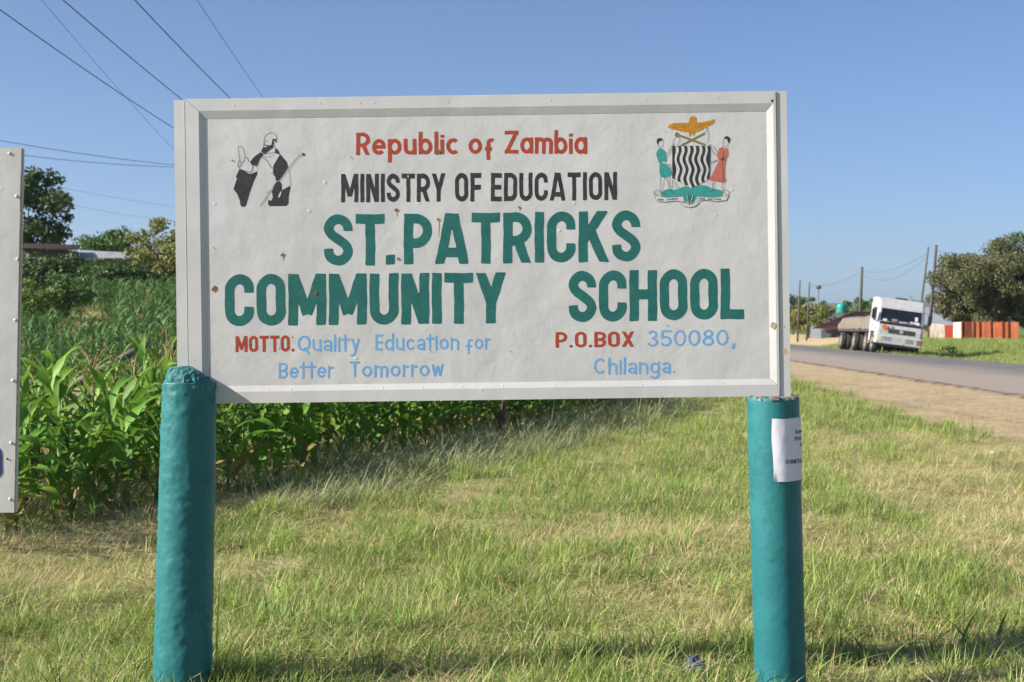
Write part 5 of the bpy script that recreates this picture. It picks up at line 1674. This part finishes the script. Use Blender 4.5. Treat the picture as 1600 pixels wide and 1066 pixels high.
# crumpled blue-grey plastic by the right post
def litter(px, py, Y, s, m, label, seed):
    c_ = at(px, py, Y); z = tz(c_.x, c_.y)
    V, F = [], []
    for j in range(9):
        for i in range(14):
            a = 2 * math.pi * i / 14; th = math.pi * j / 8
            d = Vector((math.sin(th) * math.cos(a), math.sin(th) * math.sin(a), math.cos(th) * .8))
            rr = s * (1 + .45 * noise.noise(d * 2.2 + Vector((seed, 0, 0))) + .2 * noise.noise(d * 6))
            V.append(d * rr + Vector((0, 0, s * .55)))
    for j in range(8):
        for i in range(14):
            F.append((j * 14 + i, (j + 1) * 14 + i, (j + 1) * 14 + (i + 1) % 14, j * 14 + (i + 1) % 14))
    o_ = mesh_obj('crumpled_plastic', V, F, m, None, loc=(c_.x, c_.y, z)); tag(o_, label, 'litter'); return o_
litter(1085, 1052, 5.95, .05, mat('blue_plastic', (0.05, 0.07, 0.13), (0.09, 0.11, 0.18), scale=20, rough=.4), 'crumpled blue-grey plastic lying in the grass beside the right post', 4)
litter(1551, 713, 16.2, .028, mat('white_plastic', (0.72, 0.72, 0.74), rough=.4), 'small white scrap of litter at the edge of the roadside dirt', 9)
# tall grass stems beside the left post
def stems(px, Y, spec, label, m):
    c_ = at(px, 1066, Y); t_ = empty('tall_grass', (c_.x, c_.y, tz(c_.x, c_.y))); tag(t_, label, 'grass stem')
    for (dx, dy, L, w, az, ln, bd) in spec:
        mb = MB(); blade(mb, dx, dy, L, w, az, ln, bd, 8); mb.build('blade', m, t_, smooth=True)
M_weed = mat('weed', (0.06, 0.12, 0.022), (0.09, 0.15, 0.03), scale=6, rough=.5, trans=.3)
stems(338, 5.86, [(0, 0, .50, .012, 1.4, .02, .25), (.02, .03, .62, .009, .2, .12, .7), (.01, -.02, .40, .012, 0, .5, 1.3), (-.03, -.04, .30, .010, 3.3, .2, .9), (.05, 0, .34, .012, .5, .9, .8), (.03, .02, .45, .008, .1, .3, .9)], 'tall dark grass stems growing against the left teal post', M_weed)
stems(1262, 5.9, [(.0, 0, .30, .012, .3, .5, 1.3), (.05, 0, .26, .010, 1.2, .2, 1.1), (-.05, -.06, .28, .009, 2.6, .3, 1.0), (.1, 0, .34, .012, .1, .6, 1.2), (-.12, -.1, .22, .008, 1.5, .1, .9), (.2, .02, .30, .012, 2.8, .5, 1.4), (.3, .02, .36, .012, .4, .3, 1.5)], 'arching pale grass blades at the foot of the right teal post', M_gA)
stems(1165, 5.95, [(0, 0, .24, .016, 2.0, .25, .7), (.01, .02, .30, .014, 1.6, .1, .5), (-.06, 0, .2, .010, 2.9, .6, 1.2)], 'broad bright grass blades just left of the right teal post', M_gA)
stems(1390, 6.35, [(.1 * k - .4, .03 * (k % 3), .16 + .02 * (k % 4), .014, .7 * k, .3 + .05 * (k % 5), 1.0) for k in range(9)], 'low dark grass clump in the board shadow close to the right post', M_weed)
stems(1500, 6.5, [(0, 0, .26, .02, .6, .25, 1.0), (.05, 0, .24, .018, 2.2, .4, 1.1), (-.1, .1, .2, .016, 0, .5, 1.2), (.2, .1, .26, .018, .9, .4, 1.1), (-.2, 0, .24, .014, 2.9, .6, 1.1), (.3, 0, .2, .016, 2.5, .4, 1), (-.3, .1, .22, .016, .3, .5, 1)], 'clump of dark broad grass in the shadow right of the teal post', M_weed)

# ------------------------------------------------------------------ air
mb = MB(); mb.box(-5100, 5100, -500, 6100, -6, 260)
hz = mb.build('haze', None)
hm = bpy.data.materials.new('haze_air'); hm.use_nodes = True
hn = hm.node_tree
for n_ in list(hn.nodes):
    if n_.type == 'BSDF_PRINCIPLED': hn.nodes.remove(n_)
pv = hn.nodes.new('ShaderNodeVolumePrincipled')
pv.inputs['Color'].default_value = (0.72, 0.86, 1.0, 1)
pv.inputs['Density'].default_value = 0.00011
pv.inputs['Anisotropy'].default_value = 0.2
hn.links.new(pv.outputs[0], hn.nodes['Material Output'].inputs['Volume'])
hz.data.materials.append(hm)
tag(hz, 'pale blue distance haze in the air', 'haze', kind='stuff')
